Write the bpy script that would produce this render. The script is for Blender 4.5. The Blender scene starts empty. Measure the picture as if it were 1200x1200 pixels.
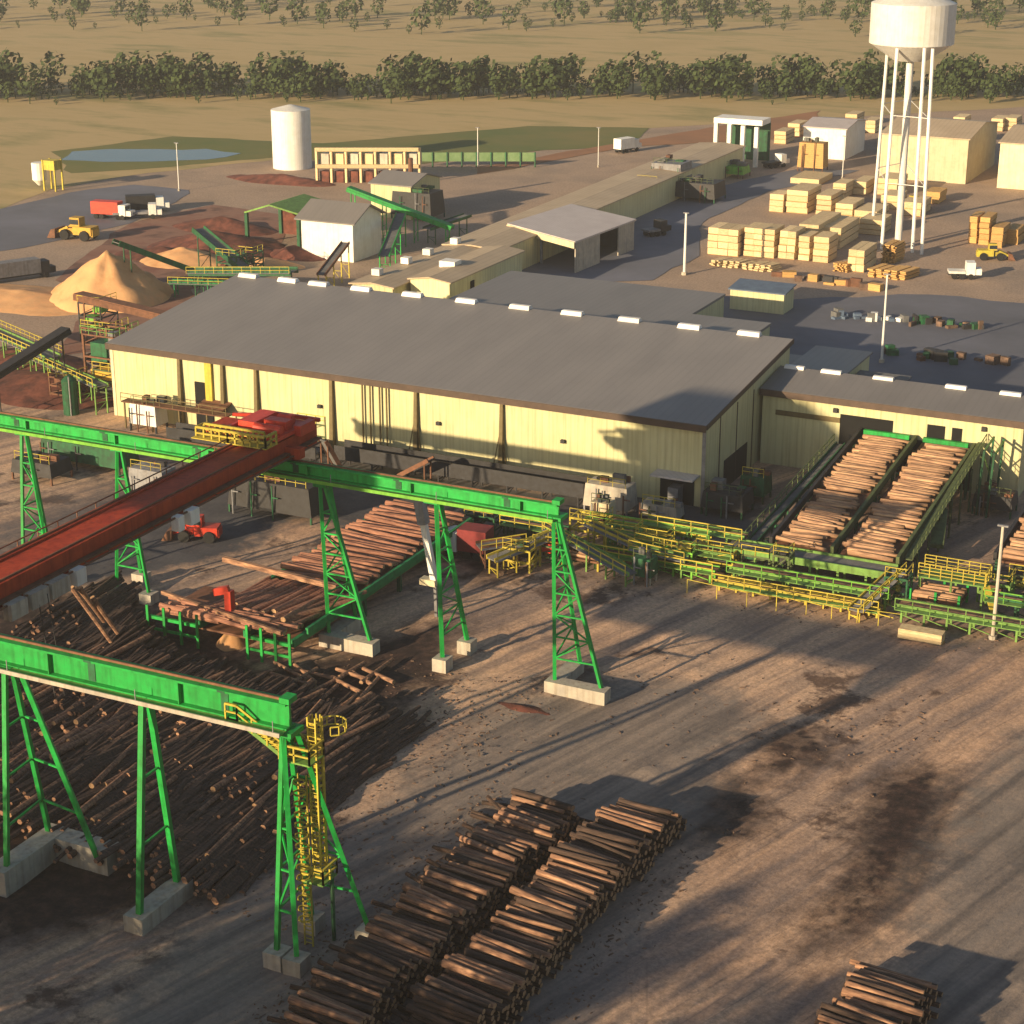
import bpy, math, random
from mathutils import Vector, Matrix, noise
random.seed(7)
R_ = math.radians
S = bpy.context.scene
COL = S.collection
PI = math.pi

# ------------------------------------------------------------ survey helpers
FPX, CAMH = 2215.0, 72.0
PIT = math.atan(800/FPX); YAW = R_(26)
FW = Vector((-math.sin(YAW)*math.cos(PIT), math.cos(YAW)*math.cos(PIT), -math.sin(PIT)))
RT = Vector((math.cos(YAW), math.sin(YAW), 0)); UP = RT.cross(FW); CAM = Vector((0, 0, CAMH))
def ray(px, py): return FW*FPX + RT*(px-600) + UP*(600-py)
def G(px, py, z=0.0):
    d = ray(px, py); p = CAM + d*((z-CAMH)/d.z); return Vector((p.x, p.y, z))
def onY(px, py, Y): d = ray(px, py); return CAM + d*(Y/d.y)
def hgt(X, Y, py):
    lo, hi = 0.0, 80.0
    for _ in range(40):
        m = (lo+hi)/2; v = Vector((X, Y, m))-CAM
        if 600 - FPX*v.dot(UP)/v.dot(FW) > py: lo = m
        else: hi = m
    return lo

# ------------------------------------------------------------ materials
def mat(name, c1, c2=None, rough=0.8, scale=1.0, metal=0.0, bump=0.0, c3=None, stretch=(1,1,1), spec=0.3, rib=None, ribc=0.0, detail=6, streak=0.0):
    m = bpy.data.materials.new(name); m.use_nodes = True
    nt = m.node_tree; N = nt.nodes; L = nt.links
    b = N['Principled BSDF']; b.inputs['Roughness'].default_value = rough; b.inputs['Metallic'].default_value = metal
    b.inputs['Specular IOR Level'].default_value = spec
    tc = N.new('ShaderNodeTexCoord'); mp = N.new('ShaderNodeMapping'); mp.inputs['Scale'].default_value = stretch
    L.new(tc.outputs['Object'], mp.inputs[0])
    nz = N.new('ShaderNodeTexNoise'); nz.inputs['Scale'].default_value = scale; nz.inputs['Detail'].default_value = detail
    nz.inputs['Roughness'].default_value = 0.65
    L.new(mp.outputs[0], nz.inputs[0])
    cr = N.new('ShaderNodeValToRGB'); e = cr.color_ramp.elements
    c2 = c2 or tuple(x*0.7 for x in c1)
    e[0].position = 0.32; e[0].color = (*c2, 1); e[1].position = 0.66; e[1].color = (*c1, 1)
    if c3:
        k = e.new(0.5); k.color = (*c3, 1)
    L.new(nz.outputs[0], cr.inputs[0]); col = cr.outputs[0]
    oi = N.new('ShaderNodeObjectInfo'); hs = N.new('ShaderNodeHueSaturation')
    mr = N.new('ShaderNodeMapRange'); mr.inputs[3].default_value = 0.82; mr.inputs[4].default_value = 1.15
    L.new(oi.outputs['Random'], mr.inputs[0]); L.new(mr.outputs[0], hs.inputs['Value']); L.new(col, hs.inputs['Color'])
    col = hs.outputs[0]
    hgtsock = None
    if streak:
        mp2 = N.new('ShaderNodeMapping'); mp2.inputs['Scale'].default_value = (2.2, 2.2, 0.12); L.new(tc.outputs['Object'], mp2.inputs[0])
        n2 = N.new('ShaderNodeTexNoise'); n2.inputs['Scale'].default_value = 1.2; n2.inputs['Detail'].default_value = 4; L.new(mp2.outputs[0], n2.inputs[0])
        mm = N.new('ShaderNodeMapRange'); mm.inputs[1].default_value = 0.45; mm.inputs[2].default_value = 0.75; mm.inputs[4].default_value = streak
        L.new(n2.outputs[0], mm.inputs[0])
        mx = N.new('ShaderNodeMixRGB'); mx.blend_type = 'MULTIPLY'; mx.inputs[2].default_value = (0.45, 0.36, 0.28, 1)
        L.new(mm.outputs[0], mx.inputs[0]); L.new(col, mx.inputs[1]); col = mx.outputs[0]
    if rib:
        axis, per = rib
        sp = N.new('ShaderNodeSeparateXYZ'); L.new(tc.outputs['Object'], sp.inputs[0])
        if axis == 'XY':
            ad = N.new('ShaderNodeMath'); L.new(sp.outputs[0], ad.inputs[0]); L.new(sp.outputs[1], ad.inputs[1]); src = ad.outputs[0]
        else: src = sp.outputs['XYZ'.index(axis)]
        ml = N.new('ShaderNodeMath'); ml.operation = 'MULTIPLY'; ml.inputs[1].default_value = 2*PI/per; L.new(src, ml.inputs[0])
        sn = N.new('ShaderNodeMath'); sn.operation = 'SINE'; L.new(ml.outputs[0], sn.inputs[0])
        th = N.new('ShaderNodeMapRange'); th.inputs[1].default_value = 0.55; th.inputs[2].default_value = 0.95; L.new(sn.outputs[0], th.inputs[0])
        hgtsock = th.outputs[0]
        if ribc:
            mx = N.new('ShaderNodeMixRGB'); mx.blend_type = 'MULTIPLY'; mx.inputs[2].default_value = (1-ribc,)*3+(1,)
            L.new(th.outputs[0], mx.inputs[0]); L.new(col, mx.inputs[1]); col = mx.outputs[0]
    L.new(col, b.inputs['Base Color'])
    if bump:
        bp = N.new('ShaderNodeBump'); bp.inputs['Strength'].default_value = min(1, bump); bp.inputs['Distance'].default_value = 0.15*bump
        L.new(hgtsock or nz.outputs[0], bp.inputs['Height']); L.new(bp.outputs[0], b.inputs['Normal'])
    return m

M = {}
M['cream'] = mat('cream_metal_siding', (.66,.63,.37), (.59,.55,.30), .55, .25, rib=('XY', .9), ribc=.10, bump=.25, streak=.35)
M['cream_plain'] = mat('cream_paint', (.72,.64,.42), (.6,.5,.32), .6, .6, streak=.3)
M['roof'] = mat('brown_metal_roof', (.215,.20,.192), (.18,.168,.162), .5, .25, rib=('X', 1.0), ribc=.06, bump=.1, c3=(.20,.187,.18), stretch=(.8,.25,.5))
M['roof2'] = mat('tan_metal_roof', (.47,.37,.25), (.38,.29,.19), .6, .15, rib=('X', 1.0), ribc=.12)
M['trim'] = mat('dark_brown_trim', (.09,.06,.045), None, .6, 1)
M['column'] = mat('brown_steel_column', (.16,.12,.05), None, .6, 2)
M['white'] = mat('white_paint', (.8,.79,.75), (.7,.68,.62), .55, .7, streak=.2)
M['whiteroof'] = mat('pale_roof_sheet', (.58,.52,.50), (.5,.44,.42), .5, .3, rib=('XY', .8), ribc=.1)
M['vent'] = mat('white_vent_cover', (.85,.83,.80), (.78,.76,.73), .5, 1)
M['green'] = mat('bright_green_steel', (.006,.36,.055), (.006,.23,.035), .55, 1.1, spec=.35, c3=(.012,.31,.05), streak=.6)
M['dgreen'] = mat('dull_green_steel', (.018,.13,.05), (.02,.06,.03), .65, 1.2, streak=.5)
M['lgreen'] = mat('lime_green_steel', (.17,.34,.07), (.12,.22,.05), .6, 1.2, streak=.6)
M['mgreen'] = mat('mid_green_steel', (.015,.25,.07), (.012,.14,.05), .6, 1.2, streak=.5)
M['lime'] = mat('yellow_green_paint', (.20,.50,.05), (.12,.36,.04), .6, 1.2, streak=.4)
M['olive'] = mat('dull_olive_steel', (.11,.15,.055), (.06,.08,.035), .7, 1.2, streak=.5)
M['yellow'] = mat('safety_yellow_steel', (.56,.45,.05), (.40,.32,.05), .6, 1.5, streak=.5)
M['catyellow'] = mat('machine_yellow', (.60,.36,.04), (.42,.25,.04), .5, 1.5)
M['red'] = mat('crane_red_steel', (.50,.07,.022), (.34,.04,.016), .6, .7, c3=(.43,.055,.02), streak=.6, spec=.15)
M['brightred'] = mat('bright_red_paint', (.62,.06,.03), (.45,.04,.02), .45, 2)
M['concrete'] = mat('pale_concrete', (.50,.45,.36), (.34,.31,.27), .85, .8, bump=.2, streak=.5)
M['grey'] = mat('grey_steel', (.26,.26,.27), (.17,.17,.18), .6, 1.5, streak=.5)
M['dgrey'] = mat('dark_grey_steel', (.038,.038,.042), (.022,.02,.02), .6, 1.5)
M['belt'] = mat('dusty_grey_belt', (.17,.17,.17), (.10,.10,.10), .8, 1.3)
M['rust'] = mat('rusty_brown_steel', (.20,.09,.05), (.10,.05,.03), .8, 1.2)
M['dark'] = mat('dark_opening', (.012,.012,.012), None, .9, 1)
M['tyre'] = mat('black_rubber', (.02,.02,.02), None, .85, 2)
M['glass'] = mat('dark_window_glass', (.03,.04,.05), None, .12, 1, spec=.6)
M['bark'] = mat('rough_log_bark', (.47,.27,.155), (.10,.055,.038), .85, 1.7, c3=(.27,.145,.09), stretch=(.35,2.5,2.5), bump=.5)
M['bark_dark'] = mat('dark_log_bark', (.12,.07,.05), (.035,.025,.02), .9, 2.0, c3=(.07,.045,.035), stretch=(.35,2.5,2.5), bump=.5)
M['logend'] = mat('cut_log_end', (.45,.28,.15), (.26,.15,.08), .8, 6)
M['peeled'] = mat('peeled_log_wood', (.58,.36,.20), (.20,.11,.07), .7, 1.3, c3=(.38,.22,.13), stretch=(.3,2.5,2.5), bump=.3)
M['lumber'] = mat('stacked_sawn_lumber', (.78,.62,.36), (.55,.39,.21), .7, 2.2, rib=('Z', .3), ribc=.22, stretch=(1,1,5))
M['lumber2'] = mat('orange_sawn_lumber', (.66,.40,.13), (.42,.24,.09), .7, 2.2, stretch=(1,1,5), rib=('Z', .42), ribc=.16)
M['sawdust'] = mat('orange_sawdust', (.72,.38,.17), (.56,.28,.12), .95, .35, bump=.8, c3=(.63,.36,.17))
M['barkpile'] = mat('reddish_bark_mulch', (.22,.075,.05), (.06,.025,.02), .95, .5, bump=1.0, c3=(.14,.05,.035))
M['debris'] = mat('dark_bark_debris', (.24,.15,.10), (.07,.045,.035), .95, .8, bump=1.0, c3=(.14,.09,.065))
M['leaf'] = mat('tree_foliage', (.06,.09,.025), (.03,.05,.015), .8, .8)
M['trunk'] = mat('tree_bark', (.12,.08,.05), None, .9, 2)
M['blue'] = mat('blue_tarp_wrap', (.12,.17,.24), (.08,.11,.17), .6, 1)

# ------------------------------------------------------------ mesh building
class MB:
    def __init__(s): s.v = []; s.f = []; s.mi = []
    def add(s, vs, fs, mi=0):
        o = len(s.v); s.v += [tuple(v) for v in vs]; s.f += [tuple(i+o for i in f) for f in fs]; s.mi += [mi]*len(fs); return s
    def hexa(s, a, b, mi=0):   # two quads of 4 pts
        return s.add(list(a)+list(b), [(3,2,1,0),(4,5,6,7),(0,1,5,4),(1,2,6,5),(2,3,7,6),(3,0,4,7)], mi)
    def box(s, x0, x1, y0, y1, z0, z1, mi=0):
        return s.hexa([(x0,y0,z0),(x1,y0,z0),(x1,y1,z0),(x0,y1,z0)], [(x0,y0,z1),(x1,y0,z1),(x1,y1,z1),(x0,y1,z1)], mi)
    def beam(s, p, q, w=.2, h=None, mi=0):
        p = Vector(p); q = Vector(q); h = h or w; d = (q-p).normalized()
        side = d.cross(Vector((0,0,1)))
        if side.length < 1e-3: side = Vector((1,0,0))
        side.normalize(); u = side.cross(d).normalized()
        a = [p+side*sx*w/2+u*sy*h/2 for sx, sy in ((-1,-1),(1,-1),(1,1),(-1,1))]
        b = [x+(q-p) for x in a]
        return s.hexa(a, b, mi)
    def tube(s, p, q, r, n=8, r2=None, mi=0, capmi=None):
        p = Vector(p); q = Vector(q); r2 = r if r2 is None else r2; d = (q-p).normalized()
        side = d.cross(Vector((0,0,1)))
        if side.length < 1e-3: side = Vector((1,0,0))
        side.normalize(); u = side.cross(d)
        vs = [p+(side*math.cos(t)+u*math.sin(t))*r for t in [2*PI*k/n for k in range(n)]] + [q+(side*math.cos(t)+u*math.sin(t))*r2 for t in [2*PI*k/n for k in range(n)]]
        s.add(vs, [(k,(k+1)%n,n+(k+1)%n,n+k) for k in range(n)], mi)
        o = len(s.v)-2*n
        s.f += [tuple(o+k for k in range(n))[::-1], tuple(o+n+k for k in range(n))]; s.mi += [mi if capmi is None else capmi]*2
        return s
    def prism(s, pts, z0, z1, mi=0):
        n = len(pts); vs = [(x,y,z0) for x,y in pts]+[(x,y,z1) for x,y in pts]
        return s.add(vs, [tuple(range(n))[::-1], tuple(range(n,2*n))]+[(k,(k+1)%n,n+(k+1)%n,n+k) for k in range(n)], mi)
    def rail(s, pts, h=1.1, sp=1.8, r=.05, mid=True):
        for a, b in zip(pts, pts[1:]):
            a = Vector(a); b = Vector(b); n = max(1, int((b-a).length/sp)); Z = Vector((0,0,h))
            s.beam(a+Z, b+Z, r*1.3, r*1.3)
            if mid: s.beam(a+Z*.5, b+Z*.5, r, r)
            for k in range(n+1):
                p = a.lerp(b, k/n); s.beam(p, p+Z, r, r)
        return s
    def build(s, name, m, parent=None, smooth=False, loc=None):
        me = bpy.data.meshes.new(name)
        o = parent.matrix_basis.translation if parent else (Vector(loc) if loc else Vector((0,0,0)))
        if parent and parent.parent: o = o + parent.parent.matrix_basis.translation
        me.from_pydata([tuple(Vector(v)-o) for v in s.v], [], s.f)
        for x in (m if isinstance(m, (list, tuple)) else [m]): me.materials.append(x)
        me.polygons.foreach_set('material_index', s.mi)
        if smooth: me.polygons.foreach_set('use_smooth', [True]*len(s.f))
        me.update()
        ob = bpy.data.objects.new(name, me); COL.objects.link(ob)
        if parent: ob.parent = parent
        elif loc: ob.location = loc
        return ob
def tag(o, label=None, cat=None, group=None, kind=None):
    if label: o['label'] = label
    if cat: o['category'] = cat
    if group: o['group'] = group
    if kind: o['kind'] = kind
    return o
def thing(name, label, cat, loc=(0,0,0), group=None):
    o = bpy.data.objects.new(name, None); o.empty_display_size = .5; COL.objects.link(o)
    o.location = loc; o.matrix_basis = Matrix.Translation(Vector(loc)); return tag(o, label, cat, group)
def copy_tree(o, loc, rz=0, label=None, sc=None):
    c = o.copy(); COL.objects.link(c); c.location = loc; c.rotation_euler = (0,0,rz)
    if sc: c.scale = (sc,)*3
    if label: c['label'] = label
    for ch in [x for x in COL.objects if x.parent == o]:
        d = ch.copy(); COL.objects.link(d); d.parent = c
        for g in [x for x in COL.objects if x.parent == ch]:
            e = g.copy(); COL.objects.link(e); e.parent = d
    return c

# ------------------------------------------------------------ ground
def ground_material():
    m = bpy.data.materials.new('yard_dirt'); m.use_nodes = True; nt = m.node_tree; N = nt.nodes; L = nt.links
    b = N['Principled BSDF']; b.inputs['Roughness'].default_value = .92; b.inputs['Specular IOR Level'].default_value = .2
    tc = N.new('ShaderNodeTexCoord')
    def nz(scale, rot=0, st=(1,1,1), det=6, rough=.6):
        mp = N.new('ShaderNodeMapping'); mp.vector_type = 'TEXTURE'; mp.inputs['Rotation'].default_value = (0,0,-rot); mp.inputs['Scale'].default_value = tuple(1/q for q in st)
        L.new(tc.outputs['Object'], mp.inputs[0]); n = N.new('ShaderNodeTexNoise'); n.inputs['Scale'].default_value = scale
        n.inputs['Detail'].default_value = det; n.inputs['Roughness'].default_value = rough; L.new(mp.outputs[0], n.inputs[0]); return n.outputs[0]
    def ramp(src, stops):
        r = N.new('ShaderNodeValToRGB'); e = r.color_ramp.elements
        while len(e) < len(stops): e.new(.5)
        for x, (p, c) in zip(e, stops): x.position = p; x.color = (*c, 1) if len(c) == 3 else c
        L.new(src, r.inputs[0]); return r.outputs[0]
    def mix(f, a, bb, mode='MIX'):
        x = N.new('ShaderNodeMixRGB'); x.blend_type = mode
        if isinstance(f, float): x.inputs[0].default_value = f
        else: L.new(f, x.inputs[0])
        for k, v in ((1, a), (2, bb)):
            if isinstance(v, tuple): x.inputs[k].default_value = (*v, 1)
            else: L.new(v, x.inputs[k])
        return x.outputs[0]
    base = ramp(nz(.045, det=8), [(.35, (.50,.315,.21)), (.52, (.69,.45,.295)), (.68, (.58,.41,.29))])
    # long darker streaks run in one direction (about 74 degrees from +X)
    tr = nz(.55, rot=-R_(73), st=(.055,1.0,1), det=5, rough=.6)
    tr2 = nz(1.6, rot=-R_(77), st=(.03,1.0,1), det=3)
    tr3 = nz(.16, rot=-R_(71), st=(.09,1.0,1), det=3)
    col = mix(ramp(tr, [(.46, (0,0,0)), (.64, (.75,.75,.75))]), base, (.23,.175,.155))
    col = mix(ramp(tr3, [(.49, (0,0,0)), (.60, (.72,.72,.72))]), col, (.20,.16,.15))
    col = mix(ramp(tr2, [(.55, (0,0,0)), (.72, (.45,.45,.45))]), col, (.34,.235,.17))
    rut = nz(2.6, rot=-R_(112), st=(.02,1.0,1), det=3)
    col = mix(ramp(rut, [(.62, (0,0,0)), (.72, (.3,.3,.3))]), col, (.16,.115,.095))
    rut2 = nz(3.2, rot=-R_(70), st=(.012,1.0,1), det=2)
    col = mix(ramp(rut2, [(.60, (0,0,0)), (.70, (.4,.4,.4))]), col, (.12,.09,.08))
    mud = nz(.09, det=9, rough=.7)
    col = mix(ramp(mud, [(.56, (0,0,0)), (.62, (.85,.85,.85))]), col, (.085,.05,.04))
    fine = ramp(nz(2.4, det=10, rough=.82), [(.3, (.64,.64,.64)), (.7, (1.25,1.25,1.25))])
    col = mix(1.0, col, fine, 'MULTIPLY')
    # beyond the mill (Y > 215) the yard is paved and dusty
    sp = N.new('ShaderNodeSeparateXYZ'); L.new(tc.outputs['Object'], sp.inputs[0])
    ya = N.new('ShaderNodeMapRange'); ya.inputs[1].default_value = 205; ya.inputs[2].default_value = 222; L.new(sp.outputs[1], ya.inputs[0])
    far = ramp(nz(.03, det=9, rough=.62), [(.35, (.34,.25,.185)), (.5, (.44,.32,.235)), (.65, (.31,.24,.19))])
    far = mix(1.0, far, fine, 'MULTIPLY')
    col = mix(ya.outputs[0], col, far)
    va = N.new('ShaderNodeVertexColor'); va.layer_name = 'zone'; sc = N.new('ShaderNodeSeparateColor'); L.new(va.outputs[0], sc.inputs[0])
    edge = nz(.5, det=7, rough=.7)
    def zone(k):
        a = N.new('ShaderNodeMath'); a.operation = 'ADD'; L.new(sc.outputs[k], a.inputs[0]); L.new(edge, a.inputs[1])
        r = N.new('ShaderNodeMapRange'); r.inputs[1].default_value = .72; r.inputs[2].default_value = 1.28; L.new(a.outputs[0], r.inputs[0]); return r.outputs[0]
    mud_shade = ramp(nz(.7, det=9, rough=.75), [(.35, (.022,.017,.016)), (.5, (.05,.032,.028)), (.70, (.13,.075,.055))])  # bark mud colour, also used for the painted stack shadows
    col = mix(zone(0), col, mud_shade)
    asp_shade = ramp(nz(.25, det=9, rough=.7), [(.35, (.06,.06,.07)), (.65, (.11,.105,.11))])
    col = mix(zone(1), col, asp_shade)
    grv_shade = mix(ramp(tr, [(.45, (0,0,0)), (.62, (1,1,1))]), (.24,.205,.18), (.13,.115,.108))
    gz = N.new('ShaderNodeMath'); gz.operation = 'MULTIPLY'; gz.inputs[1].default_value = .85; L.new(zone(2), gz.inputs[0])
    col = mix(gz.outputs[0], col, grv_shade)
    col = mix(.55, col, mix(1.0, col, fine, 'MULTIPLY'))
    L.new(col, b.inputs['Base Color'])
    bn = N.new('ShaderNodeBump'); bn.inputs['Strength'].default_value = .55; bn.inputs['Distance'].default_value = .2
    L.new(nz(1.3, rot=-R_(73), st=(.35,1,1), det=7, rough=.7), bn.inputs['Height']); L.new(bn.outputs[0], b.inputs['Normal'])
    return m
def relief(x, y):
    w = max(0, min(1, (x+118)/12))*max(0, min(1, (-8-x)/10))*max(0, min(1, (y-66)/8))*max(0, min(1, (186-y)/10))
    if w <= 0: return 0
    a = R_(73); u = x*math.cos(a)+y*math.sin(a); v = -x*math.sin(a)+y*math.cos(a)
    n = noise.noise(Vector((u*.05, v*.45, 3.1)))*.16 + noise.noise(Vector((x*.09, y*.09, 7)))*.25 + noise.noise(Vector((x*.7, y*.7, 1)))*.06
    k = noise.noise(Vector((x*.12+5, y*.12, 9)))
    if k > .15: n += (k-.15)*1.3*abs(noise.noise(Vector((x*.9, y*.9, 4))))
    return w*n
xs = [-1600,-900,-500,-300,-200,-150]+[-118+.8*k for k in range(138)]+[0,60,200,600,1500]
ys = [-600,-100,0,40]+[66+.8*k for k in range(151)]+[200,240,300,400,700,1200,2500]
mb = MB(); nx = len(xs)
mb.v = [(x, y, relief(x, y)) for y in ys for x in xs]
mb.f = [(j*nx+i, j*nx+i+1, (j+1)*nx+i+1, (j+1)*nx+i) for j in range(len(ys)-1) for i in range(nx-1)]; mb.mi = [0]*len(mb.f)
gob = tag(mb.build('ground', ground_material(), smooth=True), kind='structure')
def inpoly(x, y, P):
    c = False; n = len(P)
    for i in range(n):
        a, b = P[i], P[(i+1)%n]
        if (a.y > y) != (b.y > y) and x < (b.x-a.x)*(y-a.y)/(b.y-a.y)+a.x: c = not c
    return c
ZM_SHADE = [[(-60,690),(100,690),(170,700),(330,790),(380,770),(560,705),(640,640),(660,600),(560,600),(520,640),(560,690),(520,790),(450,860),(340,960),(240,1045),(150,1075),(-60,1130)],
      [(800,905),(880,905),(905,960),(850,1010),(790,990)], [(1010,915),(1145,880),(1115,965),(1060,1070),(975,1130),(920,1200),(940,1080),(1000,1010)], [(880,850),(950,845),(990,880),(940,920),(890,900)],  # the leading pair paint the log stacks' cast shadows into the ground
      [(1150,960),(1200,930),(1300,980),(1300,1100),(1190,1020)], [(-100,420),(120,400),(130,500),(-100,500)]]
ZA_SHADE = [[(-100,475),(120,492),(300,515),(660,575),(820,585),(985,535),(940,600),(890,640),(780,628),(640,610),(480,650),(350,600),(290,650),(150,680),(-100,690)], [(1110,560),(1300,600),(1300,680),(1150,640)]]  # dark asphalt whose tone also paints in the shade before the mill
ZG_SHADE = [[(60,1260),(230,1080),(430,950),(560,830),(700,790),(840,800),(905,830),(850,890),(800,1010),(660,1260)], [(1000,1260),(1060,1090),(1130,920),(1200,860),(1300,820),(1300,1260)]]  # grey gravel, darkened to stand in for foreground shade
ZZ = [[[G(*p) for p in P] for P in Z] for Z in (ZM_SHADE, ZA_SHADE, ZG_SHADE)]
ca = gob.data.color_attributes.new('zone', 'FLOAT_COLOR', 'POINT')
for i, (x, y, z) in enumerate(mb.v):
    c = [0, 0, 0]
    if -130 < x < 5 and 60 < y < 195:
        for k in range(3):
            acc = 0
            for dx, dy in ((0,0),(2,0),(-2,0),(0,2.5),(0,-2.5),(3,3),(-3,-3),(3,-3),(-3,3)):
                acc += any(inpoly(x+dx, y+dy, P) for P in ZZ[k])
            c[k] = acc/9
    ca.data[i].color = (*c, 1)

def blob(name, pts, z, m, rough=.9):
    """an irregular sheet through ground points"""
    P = []
    n = len(pts)
    for i in range(n):
        a = Vector(pts[i]); b = Vector(pts[(i+1)%n]); k = max(2, int((b-a).length/5))
        for j in range(k):
            p = a.lerp(b, j/k); P.append((p.x+noise.noise(p*.15)*1.4, p.y+noise.noise(p*.15+Vector((9,9,0)))*2.2, z))
    mb = MB(); mb.v = P; mb.f = [tuple(range(len(P)))]; mb.mi = [0]
    return tag(mb.build(name, m), kind='structure')
m_grass = mat('dry_tan_grass', (.36,.27,.12), (.20,.19,.07), .95, .035, c3=(.42,.31,.15), detail=9, stretch=(.6,1.6,1))
m_green = mat('green_meadow', (.10,.13,.035), (.17,.15,.05), .95, .04, detail=9)
m_asph = mat('blue_grey_asphalt', (.17,.175,.215), (.11,.115,.14), .8, .05, c3=(.14,.145,.175), detail=9)
m_dirt = mat('orange_dirt_road', (.42,.20,.10), (.30,.16,.09), .95, .06, detail=8)
m_water = mat('pond_water', (.06,.10,.13), (.05,.09,.12), .08, .1, spec=.5)
fields = blob('field', [G(-150,215),G(0,245),G(60,222),G(150,206),G(330,186),G(470,170),G(620,150),G(760,150),G(1300,120),G(1400,-150),G(-500,-150),G(-500,215)], .03, m_grass)
blob('meadow', [G(85,203),G(200,196),G(330,184),G(460,196),G(640,176),G(740,172),G(760,150),G(620,148),G(380,168),G(200,160),G(60,178)], .06, m_green)
blob('pond', [G(72,188),G(120,190),G(240,188),G(285,180),G(240,176),G(130,175),G(85,178)], .10, m_water)
m_bk = mat('bark_strewn_ground', (.20,.085,.06), (.09,.045,.035), .95, .12, c3=(.26,.14,.10), detail=9)
blob('bark_ground', [G(60,330),G(150,262),G(250,240),G(330,250),G(330,320),G(240,330),G(170,400),G(60,420),G(120,340)], .035, m_bk)
blob('asphalt_lot', [G(-80,300),G(0,296),G(60,284),G(150,262),G(205,238),G(225,222),G(160,216),G(100,222),G(40,236),G(-80,262)], .05, m_asph)
blob('asphalt_shade_yard', [G(560,330),G(700,340),G(930,350),G(1090,345),G(1160,352),G(1300,362),G(1400,480),G(1100,500),G(700,430),G(560,380)], .04, m_asph)  # dark blue-grey also stands in for the long shade behind the mill
blob('asphalt_lane', [G(760,330),G(820,300),G(820,262),G(900,225),G(1010,200),G(940,198),G(870,212),G(770,232),G(640,260),G(560,300),G(600,330)], .07, m_asph)
blob('dirt_road', [G(560,205),G(640,190),G(740,172),G(860,166),G(960,160),G(960,130),G(830,150),G(700,172),G(560,196)], .09, m_dirt)

# ------------------------------------------------------------ main sawmill building
def gable(name, label, cat, x0, x1, y0, yr, y1, ze, zr, wall, roofm, over=.6, trimm=None, back=None):
    t = thing(name, label, cat, ((x0+x1)/2, (y0+y1)/2, 0))
    w = MB()
    if back == 'mono':
        w.add([(x,y,z) for x in (x0,x1) for y,z in ((y0,0),(yr,0),(yr,zr),(y0,ze))], [(0,1,2,3),(7,6,5,4),(0,4,5,1),(1,5,6,2),(3,7,4,0)])
        w.build('wall', wall, t)
        r = MB(); sl = (zr-ze)/(yr-y0); th = .3; ya, za, yb, zb = y0-over, ze-over*sl, yr+.25, zr+.25*sl
        r.hexa([(x0-.3,ya,za+.02),(x1+.3,ya,za+.02),(x1+.3,yb,zb+.02),(x0-.3,yb,zb+.02)], [(x0-.3,ya,za+th),(x1+.3,ya,za+th),(x1+.3,yb,zb+th),(x0-.3,yb,zb+th)])
        ro = r.build('roof', roofm, t)
        g = MB(); g.box(x0-.3, x1+.3, ya-.16, ya-.004, za-.5, za+th-.02); g.build('gutter', trimm or M['trim'], t)
        MB().beam((x1+.36, ya, za+.05), (x1+.36, yb, zb+.05), .1, .6).build('rake_trim', trimm or M['trim'], t)
        return t, ro
    ze1 = back or zr-(zr-ze)*(y1-yr)/(yr-y0)
    prof = [(y0,0),(y1,0),(y1,ze1),(yr,zr),(y0,ze)]
    w.add([(x0,y,z) for y,z in prof]+[(x1,y,z) for y,z in prof], [(0,1,2,3,4),(9,8,7,6,5),(0,5,6,1),(1,6,7,2),(4,9,5,0)])
    w.build('wall', wall, t)
    r = MB(); sl = (zr-ze)/(yr-y0); th = .28
    a = [(y0-over, ze-over*sl), (yr, zr), (y1+over, ze1-over*(zr-ze1)/(y1-yr))]
    for (ya, za), (yb, zb) in zip(a, a[1:]):
        r.hexa([(x0-.3,ya,za+.02),(x1+.3,ya,za+.02),(x1+.3,yb,zb+.02),(x0-.3,yb,zb+.02)], [(x0-.3,ya,za+th),(x1+.3,ya,za+th),(x1+.3,yb,zb+th),(x0-.3,yb,zb+th)])
    ro = r.build('roof', roofm, t)
    g = MB(); g.box(x0-.3, x1+.3, y0-over-.14, y0-over-.004, ze-over*sl-.25, ze-over*sl+th+.02)
    g.beam((x1+.42, y0-over, ze-over*sl+.1), (x1+.42, yr, zr+.1), .12, .5); g.beam((x1+.42, yr, zr+.1), (x1+.42, y1+over, a[2][1]+.1), .12, .5)
    g.build('gutter', trimm or M['trim'], t)
    return t, ro
BX0, BX1, BY0, BYR, BY1 = -150.3, -68.7, 190.0, 219.5, 249.0
mill, mroof = gable('sawmill_building', 'long cream sawmill building with a wide brown metal roof in the middle of the yard', 'building', BX0, BX1, BY0, BYR, BY1, 9.6, 12.3, M['cream'], M['roof'], back='mono')
for px, py in [(292,329),(338,334),(374,338),(424,345),(484,351),(547,358),(610,366),(671,372),(738,379),(808,387),(878,396)]:
    p = onY(px, py, BYR); x = p.x
    v = MB(); v.hexa([(x-1.5,BYR-.7,12.45),(x+1.5,BYR-.7,12.45),(x+1.5,BYR+.7,12.45),(x-1.5,BYR+.7,12.45)], [(x-1.4,BYR-.35,13.05),(x+1.4,BYR-.35,13.05),(x+1.4,BYR+.35,13.05),(x-1.4,BYR+.35,13.05)])
    v.build('ridge_vent', M['vent'], mill)
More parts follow.
